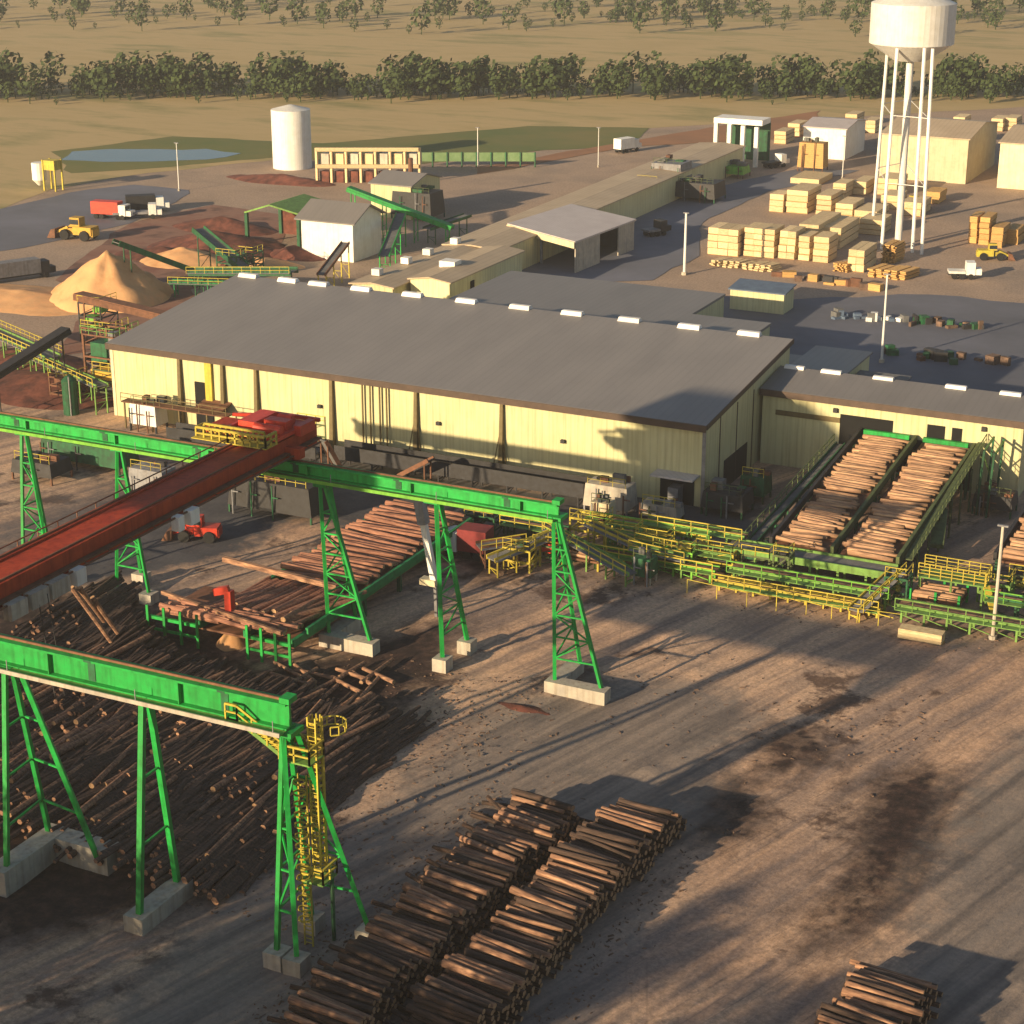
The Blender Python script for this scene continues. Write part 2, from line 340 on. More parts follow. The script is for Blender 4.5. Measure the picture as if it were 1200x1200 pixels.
for px in (212, 262, 301, 389, 488, 589):
    x = onY(px, 440, 190).x
    c = MB(); c.hexa([(x-.28,189.2,0),(x+.28,189.2,0),(x+.28,189.97,0),(x-.28,189.97,0)], [(x-.2,189.6,9.2),(x+.2,189.6,9.2),(x+.2,189.97,9.2),(x-.2,189.97,9.2)])
    if px > 400:
        c.beam((x-1.2,189.4,0),(x-.1,189.7,6), .12); c.beam((x+.9,189.4,0),(x+.1,189.7,6), .12)
    c.build('wall_column', M['column'], mill)
for px in (427, 436, 447, 455):
    x = onY(px, 480, 190).x
    MB().tube((x,189.6,0),(x,189.6,9.0),.13,6).tube((x,189.6,9.0),(x,189.97,9.0),.1,6).build('wall_pipe', M['column'], mill)
# trims, doors, small fittings on the long wall
for x in (BX0+.1, BX1-.1):
    MB().box(x-.22, x+.22, 189.93, 189.985, 0, 9.35).build('corner_trim', M['cream_plain'] if x < -100 else M['grey'], mill)
d = MB(); x = onY(240, 470, 190).x; d.box(x-1.3, x+1.3, 189.8, 189.99, .0, 6.2); d.build('door', M['dark'], mill)
d = MB(); x = onY(252, 478, 190).x; d.hexa([(x-1.5,187.2,3.2),(x+2.6,187.2,3.2),(x+2.6,189.99,3.9),(x-1.5,189.99,3.9)], [(x-1.5,187.2,3.4),(x+2.6,187.2,3.4),(x+2.6,189.99,4.1),(x-1.5,189.99,4.1)]); d.build('awning', M['rust'], mill)
x = onY(245, 430, 190).x; MB().box(x-.5, x+.5, 189.6, 189.98, 3.5, 9.2).build('duct', M['yellow'], mill)
for px, py in ((660,517),(514,496),(375,476),(888,506),(240,420)):
    p = onY(px, py, 189.9)
    if p.x < BX1: MB().box(p.x-.25, p.x+.25, 189.6, 189.98, p.z-.2, p.z+.2).build('wall_lamp', M['dgrey'], mill)
MB().box(BX1-5.6, BX1-.5, 187.6, 189.97, 3.6, 3.8).build('canopy', M['whiteroof'], mill)
MB().box(BX1-5.2, BX1-1.1, 189.9, 189.975, .0, 3.3).build('door', M['dark'], mill)
MB().box(BX1-3.6, BX1-2.4, 188.2, 189.9, 0, 2.4).build('door', M['grey'], mill)
MB().box(BX1+.01, BX1+.06, 196.5, 204.5, .0, 3.6).build('door', M['dark'], mill)
# end-wall post lines
for y in (194.8, 200.5, 206.2):
    MB().box(BX1+.003, BX1+.06, y-.1, y+.1, 0, 9.6).build('wall_column', M['trim'], mill)

annex, aroof = gable('log_infeed_building', 'lower cream annex with the dark opening that takes in the log decks', 'building', BX1+.5, -37.4, 208.2, 215.2, 222.0, 9.1, 9.95, M['cream'], M['roof'], over=.35, back='mono')
for px, py in [(931,438),(974,443),(1035,450),(1120,461),(1184,468)]:
    x = onY(px, py, 215.2).x
    v = MB(); v.hexa([(x-1.25,214.7,10.1),(x+1.25,214.7,10.1),(x+1.25,215.7,10.1),(x-1.25,215.7,10.1)], [(x-1.2,214.9,10.55),(x+1.2,214.9,10.55),(x+1.2,215.5,10.55),(x-1.2,215.5,10.55)])
    v.build('ridge_vent', M['vent'], annex)
def opening(px0, px1, py0, zb, Y=208.2):
    a = onY(px0, py0, Y); b = onY(px1, py0+(px1-px0)*.12, Y)
    MB().box(a.x, b.x, Y-.05, Y-.004, zb, a.z).build('opening', M['dark'], annex)
opening(985, 1047, 485, 0.2); opening(1087, 1108, 497, 4.6); opening(1116, 1128, 501, 5.0); opening(1050, 1141, 512, 0.2)
MB().box(-66.5, -58.6, 208.06, 208.19, 6.3, 6.9).build('wall_strip', M['column'], annex)  # narrow brown strip across the left part of the annex wall
for px, py in ((979,481),(1153,503)):
    p = onY(px, py, 208); MB().box(p.x-.25, p.x+.25, 207.8, 208.19, p.z-.25, p.z+.25).build('wall_lamp', M['dgrey'], annex)

# rear wing (shaded slab behind the ridge) and little lean-tos
rear = thing('rear_wing_building', 'lower flat roofed wing behind the high back edge of the sawmill roof', 'building', (-98, 240, 0))
WP = [(-130,219.9),(-71,219.9),(-71,237),(-82.0,237),(-82.0,252),(-94,252),(-94,266),(-130,266)]
MB().prism(WP, 0, 5.4).build('wall', M['cream'], rear)
MB().prism([((x+98)*1.006-98,(y-219.9)*1.012+219.9) for x,y in WP], 5.42, 5.8).build('roof', M['roof'], rear)
bx = thing('blue_roofed_lean_to', 'long blue roofed store in the shade behind the flat wing', 'shed', (-78, 262, 0))
a = G(855,362); b = G(905,372)
MB().box(a.x, b.x+1, a.y, a.y+5, 0, 3.2).build('wall', M['cream'], bx)
MB().hexa([(a.x-.3,a.y-.3,3.22),(b.x+1.3,a.y-.3,3.22),(b.x+1.3,a.y+5.3,3.7),(a.x-.3,a.y+5.3,3.7)], [(a.x-.3,a.y-.3,3.4),(b.x+1.3,a.y-.3,3.4),(b.x+1.3,a.y+5.3,3.9),(a.x-.3,a.y+5.3,3.9)]).build('roof', M['blue'], bx)
bx = thing('loading_shed', 'low cream shed between the flat wing and the annex roof', 'shed', (-66, 229, 0))
MB().box(-70.2, -63.0, 222, 236, 0, 7.4).build('wall', M['cream'], bx); MB().box(-70.4, -62.7, 221.7, 236.3, 7.42, 7.65).build('roof', M['roof'], bx)
bx = thing('loading_shed', 'smaller cream shed with a grey roof behind the annex', 'shed', (-59, 227, 0))
MB().box(-62.6, -56.2, 219, 230, 0, 6.0).build('wall', M['cream'], bx); MB().hexa([(-62.65,218.7,6.02),(-55.9,218.7,6.02),(-55.9,230.4,6.5),(-62.65,230.4,6.5)], [(-62.65,218.7,6.2),(-55.9,218.7,6.2),(-55.9,230.4,6.7),(-62.65,230.4,6.7)]).build('roof', M['belt'], bx)

# ------------------------------------------------------------ crane runways
def tower(label, feet, apex, ztop, levels=4, mirror=None, foot='L', m=None, group='steel support towers of the crane runway', thick=.34, cross=True):
    cx = sum(f[0] for f in feet)/len(feet); cy = sum(f[1] for f in feet)/len(feet)
    t = thing('crane_support_tower', label, 'crane tower', (cx, cy, 0), group)
    tops = []
    for (fx, fy) in feet:
        tx = apex[0]+(.35 if fx > apex[0]+1.5 else -.2); ty = apex[1]+(.35 if fy > apex[1] else -.35)
        tops.append((tx, ty, ztop))
        MB().beam((fx,fy,1.2),(tx,ty,ztop), thick).build('leg', m or M['green'], t)
    n = len(feet)
    for i in range(n):
        for j in range(i+1, n):
            if n > 2 and abs(feet[i][0]-feet[j][0]) > 1.5 and abs(feet[i][1]-feet[j][1]) > 1.5: continue
            b = MB(); prev = None
            for k in range(1, levels+1):
                u = k/(levels+1)*.95
                a = Vector((*feet[i], 1.2)).lerp(Vector(tops[i]), u); c = Vector((*feet[j], 1.2)).lerp(Vector(tops[j]), u)
                b.beam(a, c, .14)
                if not cross: b.build('brace', m or M['green'], t); b = MB()
                if prev and cross: b.beam(prev[k%2], (a, c)[1-k%2], .12)
                prev = (a, c)
            if cross: b.build('brace', m or M['green'], t)
    MB().box(apex[0]-.7, apex[0]+.7, apex[1]-.8, apex[1]+.8, ztop-.1, ztop+.25).build('cap_plate', m or M['green'], t)
    fb = MB(); w = .7
    fx0 = min(f[0] for f in feet); fx1 = max(f[0] for f in feet); fy0 = min(f[1] for f in feet); fy1 = max(f[1] for f in feet)
    if foot == 'L':
        w = .85; fb.box(fx0-w+.3, fx0+w+.3, fy0-w, fy1+w, -.3, 2.0); fb.box(fx0+w+.303, fx1+w, fy1-w, fy1+w, -.3, 1.95)
    elif foot == 'F':
        fb.box(fx0-w, fx1+w, fy0-w, fy0+w, -.3, 1.2); fb.box(fx0-w, fx0+w, fy0+w+.003, fy1+w, -.3, 1.15)
    elif foot == 'B': fb.box(fx0-w, fx1+w, fy0-w, fy1+w, -.3, 1.2)
    else:
        for f in feet[1:]: MB().box(f[0]-w, f[0]+w, f[1]-w, f[1]+w, -.3, 1.2).build('footing', M['concrete'], t)
        f = feet[0]; fb.box(f[0]-w, f[0]+w, f[1]-w, f[1]+w, -.3, 1.2)
    fb.build('footing', M['concrete'], t)
    return t
AB, AF = 140.6, 93.6
# back runway
tower('green braced tower at the right end of the back crane rail', [(-63.4,138.6),(-59.0,138.8),(-62.8,142.8)], (-64.2,AB), 15.7, 6, foot='F', thick=.3)
tower('green two legged tower beside the leaning white boom under the back crane rail', [(-74.6,138.5),(-74.4,143)], (-76.3,AB), 15.4, 6, foot='P', thick=.36)
tower('green braced tower between the log decks and the yard on a sunlit yellow block', [(-86.8,138.8),(-82.4,138.9),(-86.2,142.8)], (-87.9,AB), 15.2, 6, foot='F', thick=.32)
tower('green braced tower partly hidden behind the red crane girder', [(-111.8,139.5),(-107.9,139.5),(-111.8,143.5)], (-110.9,AB), 15.4, 5, foot='P', thick=.28)
tower('leftmost green tower of the back crane rail', [(-122.6,138.4),(-119.0,138.4),(-122.6,142.8)], (-122.6,AB), 15.4, 5, foot='P', thick=.28)
# front runway
tower('large green tower at the left frame edge on a grey L footing', [(-84.8,91.0),(-85.4,96.6),(-80.4,95.8)], (-84.9,AF), 16.7, 3, foot='L', thick=.34, cross=False)
tower('two legged green tower of the front crane rail on a long block', [(-73.2,91.1),(-73.4,95.8)], (-73.1,AF), 16.6, 2, foot='B', thick=.4, cross=False)
tower('green tower carrying the yellow stair at the end of the front crane rail', [(-62.2,91.5),(-60.6,91.4),(-62.4,96.2),(-58.0,96.5)], (-61.9,AF), 16.6, 4, foot='P', thick=.32)

def runway(label, x0, x1, y, zb, zt, w=1.0, tray='concrete'):
    t = thing('crane_runway_beam', label, 'crane rail', ((x0+x1)/2, y, 0), 'green crane runway beams')
    b = MB(); b.box(x0, x1, y-.12, y+.12, zb+.16, zt-.16); b.box(x0, x1, y-w/2, y+w/2, zt-.155, zt); b.box(x0, x1, y-w/2, y+w/2, zb, zb+.155)
    k = x0+1
    while k < x1:
        b.box(k-.04, k+.04, y-w/2+.05, y-.125, zb+.16, zt-.16); k += 10.9
    b.build('girder', M['green'], t)
    MB().box(x0, x1, y-.06, y+.06, zt+.004, zt+.16).build('rail', M['rust'], t)
    j = MB(); k = x1-5.0
    while k > x0:
        j.box(k-.3,k+.3,y-w/2-.03,y-w/2-.004,zt-.15,zt-.01); j.box(k-.3,k+.3,y-.17,y-.125,zb+.2,zt-.2); k -= 10.9
    j.build('splice_plates', M['dgreen'], t)
    c = MB(); c.box(x0, x1, y-w/2-.75, y-w/2-.01, zb-.02, zb+.05)
    c.build('walkway', M['lgreen'], t)
    MB().box(x0, x1, y-w/2-.86, y-w/2-.76, zb-.1, zb+.2).build('cable_tray', M[tray], t)
    e = MB(); e.box(x1-.5, x1+.25, y-.5, y+.5, zt+.01, zt+.4); e.box(x0-.3, x0+.4, y-.5, y+.5, zt+.01, zt+.4); e.build('end_stop', M['green'], t)
    s = MB()
    k = x1-.5
    while k > x0:
        s.beam((k, y-w/2-.8, zb-.1), (k, y-w/2-.8, zb+1.0), .05); k -= 10.9
    s.build('lamp_post', M['grey'], t)
    return t
runway('long green crane rail beam in front of the sawmill', -134, -64.0, AB, 15.75, 17.0, 1.1, 'lime')
runway('heavy green crane rail beam nearest the camera at the left', -93, -61.7, AF, 16.85, 18.75, 1.1)

# stair, landings and ladder cage at the right end of the front rail
st = thing('access_stair', 'yellow stair and caged ladder tower at the right end of the front crane rail', 'stair', (-60, 93, 0))
pl = MB()
def gp(px, py, z): return G(px, py, z)
A = gp(292,842,16.9); B = gp(345,885,14.6); C = gp(365,885,14.6); Dp = gp(372,852,15.2)
for off in (Vector((-.45,-.6,0)), Vector((.45,.5,0))):
    MB().beam(A+off, B+off, .10, .28).build('stringer', M['lgreen'], st)
stp = MB()
for k in range(13):
    p = A.lerp(B, (k+.5)/13); stp.box(p.x-.5, p.x+.5, p.y-.55, p.y+.5, p.z-.02, p.z+.03)
stp.build('steps', M['yellow'], st)
r = MB(); r.rail([A+Vector((-.5,-.65,0)), B+Vector((-.5,-.65,0))], 1.1, 1.0, .11); r.rail([A+Vector((.5,.55,0)), B+Vector((.5,.55,0))], 1.1, 1.0, .11)
r.rail([A+Vector((-1.4,-.65,0)), A+Vector((-.5,-.65,0))], 1.1, .8, .11); r.build('handrail', M['yellow'], st)
MB().box(A.x-1.6, A.x-.5, A.y-.7, A.y+.5, A.z-.1, A.z).build('landing', M['lgreen'], st)
MB().box(B.x-.6, C.x+.7, B.y-.9, B.y+.9, B.z-.12, B.z).build('landing', M['lgreen'], st)
r = MB(); r.rail([(B.x-.6,B.y-.9,B.z),(C.x+.7,B.y-.9,B.z),(C.x+.7,B.y+.9,B.z),(B.x-.6,B.y+.9,B.z)], 1.1, .9, .11); r.build('handrail', M['yellow'], st)
Lx, Ly = C.x+.15, C.y-.1
E1 = gp(376, 1006, 5.6)
lad = MB()
for sx in (-.3, .3): lad.beam((Lx+sx, Ly, B.z+2.8), (Lx+sx, Ly, 5.6), .1)
z = 5.8
while z < B.z+2.6: lad.beam((Lx-.3,Ly,z),(Lx+.3,Ly,z),.05); z += .32
lad.build('ladder', M['yellow'], st)
cage = MB(); z = 6.4
while z < B.z+2.8:
    pts = [(Lx+.48*math.cos(a), Ly+.45+.45*math.sin(a), z) for a in [2*PI*k/8 for k in range(9)]]
    for a, b in zip(pts, pts[1:]): cage.beam(a, b, .07, .16)
    z += .75
for k in range(6):
    a = PI*k/5; cage.beam((Lx+.48*math.cos(a),Ly+.45+.45*math.sin(a),6.4),(Lx+.48*math.cos(a),Ly+.45+.45*math.sin(a),B.z+2.7),.09)
cage.build('ladder_cage', M['yellow'], st)
MB().box(Lx-.7, Lx+1.0, Ly-.9, Ly+.9, 5.45, 5.6).build('landing', M['lgreen'], st)
r = MB(); r.rail([(Lx-.7,Ly-.9,5.6),(Lx+1,Ly-.9,5.6),(Lx+1,Ly+.9,5.6),(Lx-.7,Ly+.9,5.6)], 1.1, .8, .11); r.build('handrail', M['yellow'], st)
lad = MB(); lx2 = Lx-.75
for sx in (-.32, .32): lad.beam((lx2+sx, Ly-.2, 13.2), (lx2+sx, Ly-.2, 0), .1)
z = .3
while z < 13: lad.beam((lx2-.32,Ly-.2,z),(lx2+.32,Ly-.2,z),.05); z += .32
z = 2.4
while z < 13:
    pts = [(lx2+.45*math.cos(a), Ly-.6+.4*math.sin(a), z) for a in [2*PI*k/8 for k in range(9)]]
    for a, b in zip(pts, pts[1:]): lad.beam(a, b, .06, .13)
    z += .8
lad.build('ladder', M['yellow'], st)
MB().tube((Lx+.45,Ly+1.1,0),(Lx+.45,Ly+1.1,6.0),.16,6).build('post', M['dgreen'], st)
r = MB(); hx, hy, hz = Lx+.9, Ly+1.2, B.z+1.6
pts = [(hx+.9*math.cos(a), hy+.9*math.sin(a), hz) for a in [2*PI*k/10-1.2 for k in range(9)]]
for a, b in zip(pts, pts[1:]):
    r.beam(a, b, .08); r.beam(Vector(a)+Vector((0,0,.6)), Vector(b)+Vector((0,0,.6)), .08); r.beam(a, Vector(a)+Vector((0,0,.6)), .06)
r.build('guard_hoop', M['yellow'], st)

# ------------------------------------------------------------ red bridge crane
cr = thing('bridge_crane', 'red bridge crane spanning the two green crane rails at the left', 'crane', (-93, 117, 0))
CX = -93.7; z0, z1 = 17.5, 19.0
b = MB(); b.box(CX-1.35, CX+1.2, 91.2, 145.5, z1-.3, z1-.15); b.build('girder_top', M['red'], cr)
for s_, w in ((-1.7, .7), (1.6, .8)):
    g = MB(); g.box(CX+s_-w/2, CX+s_+w/2, 90.8, 145.8, z0-.4, z1); g.build('girder', M['red'], cr)
g = MB(); g.box(CX+2.05, CX+2.6, 91, 145.6, z0+.2, z0+.35); g.tube((CX+2.9,91,z0+.1),(CX+2.9,145,z0+.1),.09,6)
k = 92
while k < 145: g.beam((CX+2.0,k,z0+.3),(CX+2.9,k,z0+.1),.08); k += 3
g.build('side_walkway', M['rust'], cr)
g = MB(); g.rail([(CX-2.6,91,z1-.9),(CX-2.6,145.5,z1-.9)], 1.1, 2.4, .07); g.build('handrail', M['rust'], cr)
g = MB(); g.box(CX+1.53,CX+1.66,91,145.6,z1+.004,z1+.12); g.box(CX-1.76,CX-1.63,91,145.6,z1+.004,z1+.12); g.build('trolley_rail', M['rust'], cr)
for yy in (93.6, 140.6):
    e = MB(); e.box(CX-4.4, CX+3.6, yy-.45, yy+.45, z0-.15 if yy > 100 else z1-.02, (z0 if yy > 100 else z1)+.85)
    for wx in (-3.6, -2.6, 2.2, 3.0):
        e.tube((CX+wx, yy-.3, (17.6 if yy > 100 else 19.25)), (CX+wx, yy+.3, (17.6 if yy > 100 else 19.25)), .42, 12)
    e.build('end_truck', M['red'], cr)
# machinery house and trolley at the far end
def mbox(name, x0,x1,y0,y1,z0_,z1_, m, par): return MB().box(x0,x1,y0,y1,z0_,z1_).build(name, m, par)
tr = MB(); tr.box(CX-3.4, CX+2.0, 139.0, 145.0, z1+.16, z1+.5); tr.box(CX-3.2, CX-1.4, 140.4, 144.3, z1+.5, z1+1.2); tr.tube((CX-1.2,140.2,z1+.9),(CX+1.7,140.2,z1+.9),.42,12); tr.tube((CX-.6,143.4,z1+.9),(CX+.9,143.4,z1+.9),.5,12)
tr.box(CX-1.0, CX+1.4, 141.4, 142.6, z1+.5, z1+1.3)
tr.build('trolley', M['brightred'], cr)
mbox('machinery_cover', CX-6.4, CX-3.6, 139.2, 143.0, z0+1.2, z0+1.9, M['red'], cr)
fr = MB(); fr.beam((CX-3.8,145.4,z1+.6),(CX+2.6,145.4,z1+.6),.35); fr.beam((CX-3.8,139,z1+.6),(CX-3.8,145.3,z1+.6),.3); fr.box(CX+1.9, CX+2.6, 142.0, 144.6, z1-.1, z1+.9); fr.beam((CX-6.4,144.2,z1+.3),(CX-3.9,145.2,z1+.3),.3)
fr.build('hoist_frame', M['brightred'], cr)
r = MB(); r.rail([(CX-6.0,137.6,z1-.2),(CX-2.1,137.0,z1+.05),(CX+2.0,137.0,z1+.05),(CX+2.0,138.8,z1+.05)], 1.15, .8, .16)
r.rail([(CX-6.0,138.8,z1-.2),(CX-6.0,137.6,z1-.2)], 1.15, .8, .1); r.rail([(CX-5.6,138.4,z1),(CX+1.0,138.4,z1)], 1.1, .6, .16); r.build('handrail', M['yellow'], cr)
mbox('walkway', CX-6.1, CX+2.1, 136.9, 138.9, z1+.02, z1+.1, M['yellow'], cr)
# electrical cabinets hung along the right-hand side
for px, py, w in ((22,716,2.6),(42,702,2.8),(70,690,3.0),(88,676,1.6),(207,603,1.7),(194,612,1.1)):
    p = G(px, py, 16.9); x = CX+2.9
    mbox('cabinet', x-.4, x+.4, p.y-w*.36, p.y+w*.36, 16.4, 17.7, M['white'] if w < 2 else M['concrete'], cr)
mbox('operator_cab', CX+2.0, CX+3.8, 94.8, 97.4, 16.0, 18.2, M['brightred'], cr)
# grapple carrying two logs
gr = MB()
for (dx, dy) in ((-.5,0),(.5,0),(0,-.5)): gr.beam((CX+3.2+dx,104+dy,17.4),(CX+4.0+dx,104+dy,9.0),.05)
gr.build('hoist_cables', M['dgrey'], cr)
for a_, b_ in (((84,688,9.5),(130,752,3.4)), ((92,688,9.3),(122,728,4.4)), ((108,700,7.5),(138,742,3.4))):
    p = G(*a_); q = G(*b_)
    o = MB().tube(p, q, .24, 8, .2, mi=0, capmi=1).build('hoisted_log', [M['bark'], M['logend']])
    tag(o, 'bare log slanting down below the red crane girder', 'log', 'logs hoisted by the red crane')

# ------------------------------------------------------------ logs
def log_mesh(name, L, r, m, n=9):
    mb = MB(); n_seg = 4; rings = []
    bend = random.uniform(-.04, .04)*L
    for k in range(n_seg+1):
        u = k/n_seg; rr = r*(1.14-.30*u); x = (u-.5)*L
        rings.append([(x, math.cos(2*PI*i/n)*rr*(1+.04*random.uniform(-1,1))+bend*math.sin(PI*u)*.3, math.sin(2*PI*i/n)*rr) for i in range(n)])
    mb.v = [v for rg in rings for v in rg]
    for k in range(n_seg):
        for i in range(n): mb.f.append((k*n+i, k*n+(i+1)%n, (k+1)*n+(i+1)%n, (k+1)*n+i)); mb.mi.append(0)
    mb.f.append(tuple(range(n))[::-1]); mb.f.append(tuple(n_seg*n+i for i in range(n))); mb.mi += [1, 1]
    me = bpy.data.meshes.new(name); me.from_pydata(mb.v, [], mb.f); me.materials.append(m); me.materials.append(M['logend'])
    me.polygons.foreach_set('material_index', mb.mi)
    sm = [True]*(len(mb.f)-2)+[False, False]; me.polygons.foreach_set('use_smooth', sm)
    return me
def put_log(me, loc, rz, label, group, tilt=0, name='log', sc=(1,1,1)):
    o = bpy.data.objects.new(name, me); COL.objects.link(o); o.location = loc; o.rotation_euler = (random.uniform(0,6), tilt, rz); o.scale = sc
    return tag(o, label, 'log', group)
class Stuff(MB):
    def log(s, c, rz, L, r, tilt=0, n=7):
        d = Vector((math.cos(rz)*math.cos(tilt), math.sin(rz)*math.cos(tilt), math.sin(tilt)))*L/2; c = Vector(c)
        s.tube(c-d, c+d, r, n, r*.88, 0, 1)
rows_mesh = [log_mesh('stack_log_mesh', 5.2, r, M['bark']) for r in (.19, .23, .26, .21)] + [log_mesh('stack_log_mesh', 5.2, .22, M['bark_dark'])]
under = Stuff()
def log_row(cx0, cx1, y0, y1, halfL, seed, label, hbase=2.3, yaw=R_(-6)):
    random.seed(seed); y = y0; bundle_y = y0; bl = 3.0; bh = 0; dyaw = 0; dx = 0
    while y < y1:
        if y >= bundle_y:
            bl = random.uniform(2.4, 3.8); bh = random.uniform(.3, .85); bs = bundle_y = y; bundle_y = y+bl; tone = random.choice([0,1,1]); dyaw = random.uniform(-.05,.05); dx = random.uniform(-.35,.35)
        u = (y-bs)/bl
        edge = min(1, (y1-y)/2.2, (y-y0+.6)/1.5)
        # each grab-load slumps: steep rise toward the sun, falls away behind
        h = (hbase + bh*(math.sin(PI*min(1,u*1.15))**.7) - .35)*max(.25, edge)
        v = (y-y0)/(y1-y0); cx = cx0+(cx1-cx0)*v+dx
        me = rows_mesh[4] if random.random() < (.25 if tone else .75) else random.choice(rows_mesh[:4])
        step = random.uniform(.44, .58)
        z = h+random.uniform(-.12,.16)
        put_log(me, (cx+random.uniform(-.3,.3), y, z), yaw+dyaw+random.gauss(0,.05), label, 'logs in the foreground log stacks', random.gauss(0,.02), sc=(random.uniform(.82,1.06),)+(random.uniform(.8,1.15),)*2)
        zz = z-.42
        while zz > .15:
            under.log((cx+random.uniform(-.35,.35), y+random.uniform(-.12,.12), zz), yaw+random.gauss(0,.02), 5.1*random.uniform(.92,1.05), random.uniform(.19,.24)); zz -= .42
        y += step
log_row(-54.9, -53.6, 84.0, 118.5, 2.6, 11, 'bark-covered log in the left row of the foreground log stack')
log_row(-47.8, -46.6, 88.0, 121.0, 2.6, 23, 'bark-covered log in the right row of the foreground log stack')
log_row(-24.6, -23.6, 94.0, 107.6, 2.6, 37, 'bark-covered log in the log stack at the bottom right corner', 2.4)
# loose logs along the stack edges
for k in range(70):
    s_ = random.choice([(-51.5, 82, 119), (-58.2, 84, 118), (-50.4, 84, 118)])
    under.log((s_[0]+random.uniform(-.6,.6), random.uniform(s_[1], s_[2]), random.uniform(.2,.9)), R_(-6)+random.gauss(0,.3), random.uniform(1.5,4), .18, random.gauss(0,.1))
# large storage heap under the crane: logs lying front to back
random.seed(5)
def heap_h(x, y):
    e = min(1, max(0, (x+116)/3), max(0, (-69.5-(y-97)*.02-x)/3.5))*min(1, max(0,(y-96.5)/3), max(0, (127.5+max(0,(-97-x))*.9-y)/5))
    return e*(1.7+1.6*noise.noise(Vector((x*.13, y*.05, 2)))+.8*noise.noise(Vector((x*.4, y*.1, 5))))
heap = Stuff()
for k in range(2900):
    x = random.uniform(-114, -69); y = random.uniform(99, 125+max(0,(-97-x))*.9)
    h = heap_h(x, y)
    if h < .15: continue
    rz = R_(90)+random.gauss(0,.10)+.25*noise.noise(Vector((x*.06,y*.06,8)))
    heap.log((x, y, max(.15, h*random.uniform(.75,1.02))), rz, random.uniform(5, 10), random.uniform(.15,.26), random.gauss(0,.03), 6)
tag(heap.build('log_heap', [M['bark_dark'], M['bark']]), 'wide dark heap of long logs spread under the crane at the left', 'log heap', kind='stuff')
loose = Stuff()
for k in range(60):
    x = random.uniform(-104, -72); y = random.uniform(100, 126)
    if k < 16: x = random.uniform(-100,-92); y = random.uniform(107,116)
    loose.log((x, y, heap_h(x, y)+.22), R_(90)+random.gauss(0,.12), 8.5, random.uniform(.2,.27), random.gauss(0,.02), 9)
for k in range(16):
    p = G(random.uniform(290,450), random.uniform(785,835)); loose.log((p.x, p.y, .25+random.uniform(0,.2)), random.choice([R_(165), R_(75)])+random.gauss(0,.2), random.uniform(3,6), .2, 0, 9)
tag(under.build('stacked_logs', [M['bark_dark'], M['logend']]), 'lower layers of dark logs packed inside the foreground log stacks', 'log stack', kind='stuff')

# bark debris strewn on the ground near the heap and stacks
random.seed(9)
deb = MB()
def chip(x, y, s, z=0):
    a = random.uniform(0, PI); c, sn = math.cos(a), math.sin(a); l = s*random.uniform(.4,1.6); w = s*random.uniform(.2,.6); h = s*random.uniform(.15,.5)
    pts = [(-l,-w),(l,-w*.6),(l*.8,w),(-l*.9,w*.8)]
    deb.hexa([(x+c*u-sn*v, y+sn*u+c*v, z-.05) for u,v in pts], [(x+(c*u-sn*v)*.7, y+(sn*u+c*v)*.7, z+h) for u,v in pts])
for k in range(3000):
    t_ = random.random()
    if t_ < .35: x = random.gauss(-68, 4.5); y = random.uniform(95,140)
    elif t_ < .55: x = random.gauss(-58.8, 1.6); y = random.uniform(82,120)
    elif t_ < .65: x = random.gauss(-43, 1.2); y = random.uniform(84,122)
    elif t_ < .8: x = random.uniform(-110,-64); y = random.gauss(131, 3)
    elif t_ < .9: x = random.uniform(-75,-25); y = random.gauss(166, 2)
    else: x = random.uniform(-60,-30); y = random.gauss(143,5)
    chip(x, y, random.choice([.07,.1,.14,.2]), relief(x, y))
tag(deb.build('bark_debris', M['debris']), 'scattered dark bark and wood scraps on the dirt yard', 'bark debris', kind='stuff')

# ------------------------------------------------------------ piles of loose material
def mound(name, label, cat, cx, cy, rx, ry, h, m, seed=0, sharp=1.0, rot=0, nr=14, na=40):
    mb = MB(); vs = [(cx, cy, h)]
    for i in range(1, nr+1):
        u = i/nr
        for j in range(na):
            a = 2*PI*j/na; rr = 1+.14*noise.noise(Vector((math.cos(a)*1.6+seed, math.sin(a)*1.6, seed)))
            x = math.cos(a)*rx*u*rr; y = math.sin(a)*ry*u*rr
            z = h*((1-u)**sharp)*(1+.0) + (.11*h*noise.noise(Vector((x*.45+seed, y*.45, seed))) if i < nr else 0)
            vs.append((cx+x*math.cos(rot)-y*math.sin(rot), cy+x*math.sin(rot)+y*math.cos(rot), max(z, 0)-(.1 if i == nr else 0)))
    mb.v = vs
    mb.f = [(0, 1+j, 1+(j+1)%na) for j in range(na)]
    for i in range(nr-1):
        o = 1+i*na; mb.f += [(o+j, o+na+j, o+na+(j+1)%na, o+(j+1)%na) for j in range(na)]
    mb.mi = [0]*len(mb.f)
    me = mb.build(name, m, smooth=True, loc=(cx, cy, 0)); return tag(me, label, cat)
p = G(132, 350)
mound('sawdust_pile', 'tall orange cone of sawdust behind the left end of the sawmill', 'sawdust pile', p.x-.5, p.y, 10.2, 10.8, hgt(p.x, p.y, 293), M['sawdust'], 1, .93)
